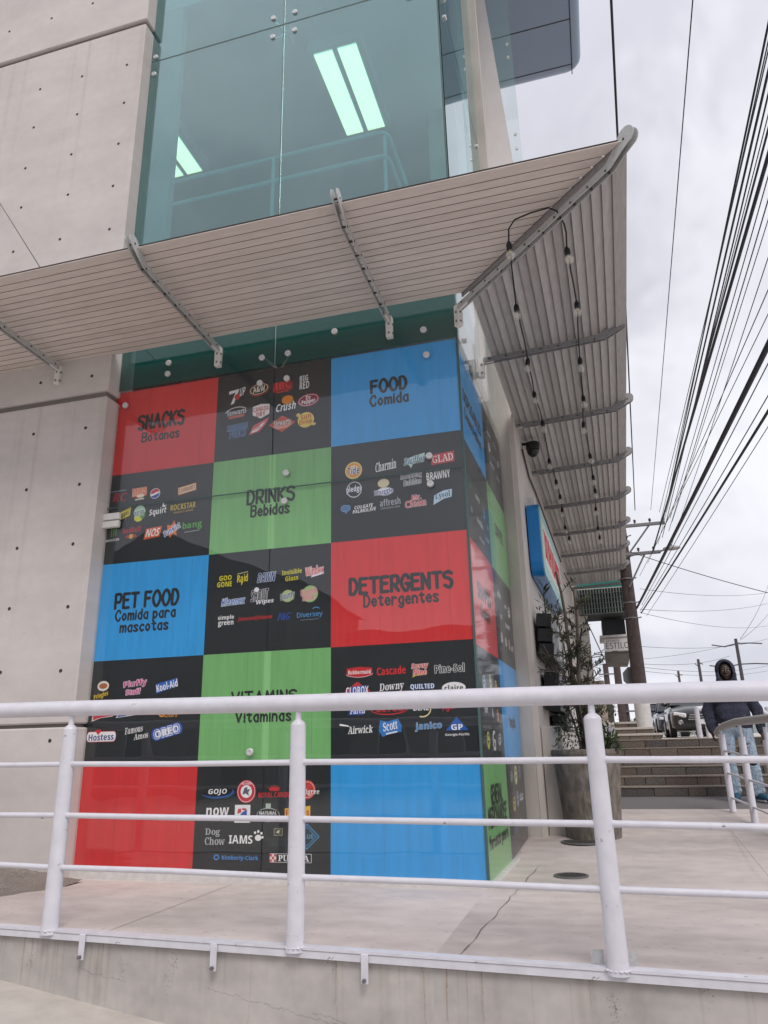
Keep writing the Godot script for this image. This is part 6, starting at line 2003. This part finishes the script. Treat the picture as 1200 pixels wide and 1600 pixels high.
func car(label: String, paint: Material, at: Vector3, tall: float) -> void:
	var t := thing("parked_car", label, "car", at, -0.03, "cars parked along the street")
	# stations from the front (z 2.3) to the back
	var st := [[2.33, 0.74, 0.28, 0.64, 0.68], [2.27, 0.84, 0.22, 0.70, 0.76], [2.0, 0.89, 0.20, 0.77, 0.86], [1.5, 0.91, 0.20, 0.84, 0.93], [0.95, 0.92, 0.20, 0.92, 1.00], [0.0, 0.92, 0.20, 0.95, 1.0], [-1.0, 0.92, 0.20, 0.97, 1.02], [-1.7, 0.91, 0.22, 0.98, 1.05], [-2.15, 0.86, 0.26, 0.95, 1.02], [-2.32, 0.70, 0.34, 0.86, 0.92]]
	var rows := []
	for s in st:
		var w: float = s[1]
		var half := [Vector2(0, s[2]), Vector2(w * 0.9, s[2]), Vector2(w * 0.99, s[2] + 0.10), Vector2(w, lerpf(s[2], s[3], 0.55)), Vector2(w * 0.965, s[3] - 0.05), Vector2(w * 0.88, s[3] + 0.01), Vector2(w * 0.5, s[4]), Vector2(0, s[4] + 0.015)]
		var row := []
		for q: Vector2 in half: row.append(Vector3(q.x, q.y, s[0]))
		for i in range(6, -1, -1): row.append(Vector3(-half[i].x, half[i].y, s[0]))
		rows.append(row)
	var b := MB.new()
	loft(b, rows)
	for e in [rows[0], rows[-1]]:
		for i in e.size() - 1:
			if e == rows[0]: b.ftri(Vector3(0, 0.5, e[0].z + 0.02), e[i], e[i + 1])
			else: b.ftri(Vector3(0, 0.6, e[0].z - 0.02), e[i + 1], e[i])
	obj("body", b, paint, t, false)
	var g := mat(0.02, 0.024, 0.028, 0.03)
	var rf := 1.43 * tall
	var A := [Vector3(0.76, 0.985, 1.02), Vector3(0.60, rf - 0.03, 0.22), Vector3(0.60, rf - 0.02, -0.95), Vector3(0.74, 1.02, -1.72)]
	var mir := func(v: Vector3) -> Vector3: return Vector3(-v.x, v.y, v.z)
	b = MB.new()
	b.quad(mir.call(A[0]), A[0], A[1], mir.call(A[1]))
	obj("windscreen", b, g, t, false)
	b = MB.new()
	b.quad(A[3], mir.call(A[3]), mir.call(A[2]), A[2])
	obj("rear_window", b, g, t, false)
	for s: float in [-1, 1]:
		b = MB.new()
		var q := [Vector3(0.80 * s, 0.97, 0.90), Vector3(0.61 * s, rf - 0.05, 0.18), Vector3(0.61 * s, rf - 0.04, -0.92), Vector3(0.80 * s, 1.0, -1.55)]
		if s > 0: b.quad(q[0], q[3], q[2], q[1])
		else: b.quad(q[0], q[1], q[2], q[3])
		obj("side_window", b, g, t, false)
		b = MB.new()
		b.tube([Vector3(0.80 * s, 0.96, 1.04), Vector3(0.615 * s, rf - 0.03, 0.22), Vector3(0.615 * s, rf - 0.015, -0.95), Vector3(0.79 * s, 1.0, -1.75)], 0.032, 8)
		b.tube([Vector3(0.815 * s, 0.95, -0.28), Vector3(0.62 * s, rf - 0.03, -0.33)], 0.03, 6)
		obj("pillar", b, paint, t, false)
		b = MB.new()
		b.ball(Vector3(0.97 * s, 1.03, 0.72), Vector3(0.11, 0.07, 0.06), 10, 6)
		obj("mirror", b, paint, t, false)
		b = MB.new()
		b.box(Vector3(0.63 * s, 0.645, 2.27), Vector3(0.38, 0.13, 0.14), 0.03, Basis(Vector3.UP, 0.38 * s) * Basis(Vector3.BACK, 0.16 * s))
		obj("headlight", b, mat(0.75, 0.77, 0.80, 0.08, 0.3), t, false)
		b = MB.new()
		b.lathe([Vector2(0.0, 0.0), Vector2(0.06, 0.0), Vector2(0.075, 0.02), Vector2(0.06, 0.03), Vector2(0.0, 0.02)], 12, Transform3D(Basis(Vector3.RIGHT, PI / 2), Vector3(0.64 * s, 0.42, 2.315)))
		obj("fog_light", b, mat(0.3, 0.3, 0.32, 0.2, 0.6), t, false)
		b = MB.new()
		b.box(Vector3(0.72 * s, 0.86, -2.25), Vector3(0.26, 0.14, 0.12), 0.02)
		obj("tail_light", b, mat(0.35, 0.01, 0.012, 0.2), t, false)
		for z: float in [1.42, -1.40]:
			var at2 := Transform3D(Basis(Vector3.BACK, -PI / 2 * s), Vector3(0.80 * s, 0.33, z))
			b = MB.new()
			b.lathe([Vector2(0, -0.05), Vector2(0.39, -0.05), Vector2(0.39, 0.124), Vector2(0, 0.124)], 22, at2)
			var wh := obj("wheel", b, M.black_rubber, t, false)
			b = MB.new()
			b.lathe([Vector2(0.22, 0.05), Vector2(0.335, 0.10), Vector2(0.335, 0.13), Vector2(0.30, 0.142), Vector2(0.22, 0.135)], 22, at2)
			obj("tyre", b, mat(0.018, 0.018, 0.019, 0.85), wh, false)
			b = MB.new()
			b.lathe([Vector2(0.21, 0.115), Vector2(0.22, 0.135), Vector2(0.19, 0.135), Vector2(0.06, 0.13), Vector2(0.0, 0.14)], 20, at2)
			obj("rim", b, M.steel, wh, false)
	b = MB.new()
	b.prism(PackedVector2Array([Vector2(-0.63, 0.25), Vector2(0.63, 0.25), Vector2(0.63, -0.95), Vector2(-0.63, -0.95)]), 0.0, 0.02, Transform3D(Basis(Vector3(1, 0, 0), Vector3(0, 0, 1), Vector3(0, -1, 0)), Vector3(0, rf + 0.0, 0)))
	b.ball(Vector3(0, rf - 0.03, -0.36), Vector3(0.62, 0.055, 0.66), 16, 8)
	obj("roof", b, paint, t, false)
	var chrome := mat(0.7, 0.7, 0.72, 0.15, 0.9)
	b = MB.new()
	b.box(Vector3(0, 0.56, 2.33), Vector3(0.90, 0.24, 0.05), 0.02)
	obj("grille", b, M.black_rubber, t, false)
	for k in 3:
		b = MB.new()
		b.box(Vector3(0, 0.50 + 0.065 * k, 2.36), Vector3(0.84 - 0.05 * k, 0.026, 0.02), 0.004)
		obj("grille_bar", b, chrome, t, false)
	b = MB.new()
	b.box(Vector3(0, 0.335, 2.32), Vector3(1.3, 0.13, 0.05), 0.02)
	obj("lower_intake", b, M.black_rubber, t, false)
	b = MB.new()
	b.box(Vector3(0, 0.42, 2.365), Vector3(0.34, 0.14, 0.012), 0.003)
	obj("number_plate", b, M.sill, t, false)

func cars() -> void:
	car("black sedan parked nearest, facing down the street behind the hooded person", glossy(0.006, 0.006, 0.007), Vector3(3.98, ground_y(4, -21.3) + 0.0, -21.3), 1.0)
	car("dark blue car parked second in the row behind the black sedan", glossy(0.012, 0.016, 0.035), Vector3(4.02, ground_y(4, -27.6), -27.6), 1.08)
	car("silver car parked farthest back, beside the whitewashed pole foot", glossy(0.35, 0.36, 0.37), Vector3(4.05, ground_y(4, -34.5), -34.5), 1.12)

func glossy(r: float, g: float, b: float) -> StandardMaterial3D:
	var m := mat(r, g, b, 0.3)
	m.clearcoat_enabled = true
	m.clearcoat = 0.55
	m.clearcoat_roughness = 0.03
	return m

# ---------------------------------------------------------------- wires
func wires() -> void:
	var ws := [
		[2.11, 5.76, -10.47, 0.91, 5.76, 11.64, 0.0092],
		[2.46, 5.82, -10.77, 1.62, 5.82, 11.45, 0.0046],
		[2.81, 5.90, -11.06, 2.36, 5.90, 11.12, 0.0092],
		[2.73, 5.80, -11.72, 2.42, 5.80, 11.08, 0.0055],
		[2.79, 5.84, -11.72, 2.49, 5.84, 10.75, 0.0110],
		[2.86, 6.01, -11.69, 2.76, 6.01, 9.93, 0.0110],
		[2.49, 5.17, -11.87, 2.57, 5.17, 10.65, 0.0166],
		[2.62, 5.31, -11.86, 2.42, 5.31, 10.91, 0.0046],
		[3.07, 6.16, -12.78, 2.91, 6.16, 9.13, 0.0064],
		[3.11, 6.08, -12.82, 3.05, 6.08, 8.59, 0.0055],
		[3.05, 5.56, -12.98, 2.90, 5.56, 8.70, 0.0055],
		[1.95, 3.79, -11.42, 2.74, 3.79, 10.25, 0.0258],
		[2.06, 3.85, -11.43, 2.83, 3.85, 9.81, 0.0055],
		[2.06, 3.84, -12.20, 3.04, 3.84, 9.22, 0.0055],
		[2.08, 3.80, -12.22, 3.11, 3.80, 8.94, 0.0147],
		[2.27, 3.90, -13.32, 3.18, 3.90, 8.34, 0.0046],
		[2.89, 5.59, -11.84, 2.74, 5.59, 9.55, 0.0064],
		[2.73, 5.45, -11.84, 2.36, 5.45, 10.94, 0.0074],
		[2.67, 5.86, -11.14, 2.53, 5.86, 10.93, 0.0055],
		[2.34, 4.89, -11.92, 3.14, 4.89, 9.20, 0.0055],
		[2.10, 4.51, -11.44, 3.16, 4.51, 9.41, 0.0046],
		[1.92, 4.90, -10.71, 4.71, 3.99, -11.78, 0.008],
		[3.80, 8.96, -36.02, 15.29, 12.46, -59.78, 0.012],
		[3.69, 7.90, -36.34, 15.20, 11.61, -60.04, 0.012],
		[3.67, 7.73, -36.39, 17.37, 11.37, -71.61, 0.012],
		[4.13, 7.24, -47.58, 19.58, 11.53, -83.06, 0.014],
		[3.99, 5.91, -47.99, 19.28, 8.75, -83.91, 0.014],
		[4.04, 6.41, -47.83, 12.72, 8.68, -60.34, 0.012],
		[4.58, 6.62, -58.81, 21.52, 9.13, -95.29, 0.016],
		[12.73, 8.83, -60.30, 17.48, 12.41, -71.29, 0.014],
		[12.74, 8.93, -60.27, 22.59, 19.05, -92.26, 0.02],
		[11.74, 7.60, -60.44, 3.38, 5.08, -37.20, 0.012]]
	var said := ["wire nearest the awning's outer edge, rising almost straight up", "thin wire rising steeply alone right of the awning", "leftmost black wire of the steep bundle that leaves at the top right", "very thin wire inside the steep bundle, second from its left", "black wire third from the left in the steep bundle", "black wire above the middle of the bundle, ending at the upper crossarm", "thick dark cable from the lower crossarm, leftmost of the thick ones", "hair-thin wire just left of the thick cable from the lower crossarm", "thin wire right of the thick cable from the lower crossarm", "thin wire leaving the right edge a fifth of the way down", "thin wire next above the heaviest cable", "thick black cable, the heaviest of the wires overhead", "thin wire hugging the right side of the heaviest cable", "thin wire just left of the lowest thick cable", "lowest thick cable, rightmost of the thick ones", "faintest and lowest wire of the overhead set", "thin wire second from the right of the bundle at the upper crossarm", "black wire of middle weight in the heart of the bundle", "wire between the two thickest cables of the bundle", "thin wire crossing the bundle low down toward the frame edge", "slack thin wire lowest of the bundle left of the heaviest cable", "dark service wire dropping from the brown pole to the right", "upper far wire, nearly level, below the service wire", "far wire second from the top across the sky", "far wire sloping down to the right below the lamp", "far level wire just above the tall skyline pole", "far level wire passing just above the hooded head", "far wire rising to the tall skyline pole's top", "lowest far wire, level with the hood", "far wire rising from the tall skyline pole to the right edge", "steepest far wire from the tall skyline pole to the right edge", "far wire from the tall skyline pole to the left"]
	for i in ws.size():
		var q: Array = ws[i]
		var a := Vector3(q[0], q[1], q[2])
		var b := Vector3(q[3], q[4], q[5])
		var l := []
		var sag := 0.06 if i < 21 else a.distance_to(b) * 0.012
		for k in 17:
			var f := k / 16.0
			l.append(a.lerp(b, f) - Vector3(0, sag * 4 * f * (1 - f), 0))
		var m := MB.new()
		m.tube(l, q[6], 6)
		var o := obj("overhead_wire", m, M.wire)
		tag(o, said[i], "wire", "wires overhead along the street" if i < 21 else "distant wires across the sky")

# ---------------------------------------------------------------- across the street, seen mirrored in the shop window
func across() -> void:
	var hs := [[-16.0, 20.0, 12.0, 9.0, 8.0, 2.6, "tall gabled house across the street, mirrored in the upper left shop window"], [-3.5, 23.0, 10.0, 8.0, 6.0, 0.0, "flat-roofed low house across the street, mirrored in the middle of the shop window"], [9.0, 21.0, 13.0, 8.0, 4.6, 0.0, "long low house across the street, mirrored in the right of the shop window"], [-34.0, 24.0, 14.0, 9.0, 6.0, 2.0, "gabled house farthest left across the street"]]
	var wall := mineral(0.22, 0.20, 0.19, 0.15, 161, Vector3(0.3, 0.3, 0.3), 0, 0.9)
	for q in hs:
		var t := thing("house", q[6], "house", Vector3(q[0], -0.9, q[1]), 0.0, "houses across the street")
		var b := MB.new()
		b.span(Vector3(-q[2] / 2, -0.3, 0), Vector3(q[2] / 2, q[4], q[3]))
		obj("wall", b, wall, t, false)
		b = MB.new()
		if q[5] > 0: b.prism(PackedVector2Array([Vector2(-q[2] / 2 - 0.4, q[4]), Vector2(q[2] / 2 + 0.4, q[4]), Vector2(0, q[4] + q[5])]), -0.4, q[3])
		else: b.span(Vector3(-q[2] / 2 - 0.2, q[4], -0.2), Vector3(q[2] / 2 + 0.2, q[4] + 0.35, q[3]))
		obj("roof", b, mat(0.09, 0.075, 0.07, 0.9), t, false)
		for k in 3:
			b = MB.new()
			b.box(Vector3(-q[2] / 2 + q[2] / 3 * (k + 0.5), 2.2, -0.02), Vector3(1.2, 1.3, 0.06), 0.01)
			var w := obj("window", b, M.sill, t, false)
			b = MB.new()
			b.box(Vector3(-q[2] / 2 + q[2] / 3 * (k + 0.5), 2.2, -0.055), Vector3(1.05, 1.15, 0.02))
			obj("pane", b, mat(0.02, 0.025, 0.03, 0.05), w, false)
		b = MB.new()
		b.box(Vector3(q[2] * 0.33, 1.0, -0.03), Vector3(1.0, 2.1, 0.08), 0.01)
		obj("door", b, mat(0.10, 0.06, 0.04, 0.6), t, false)
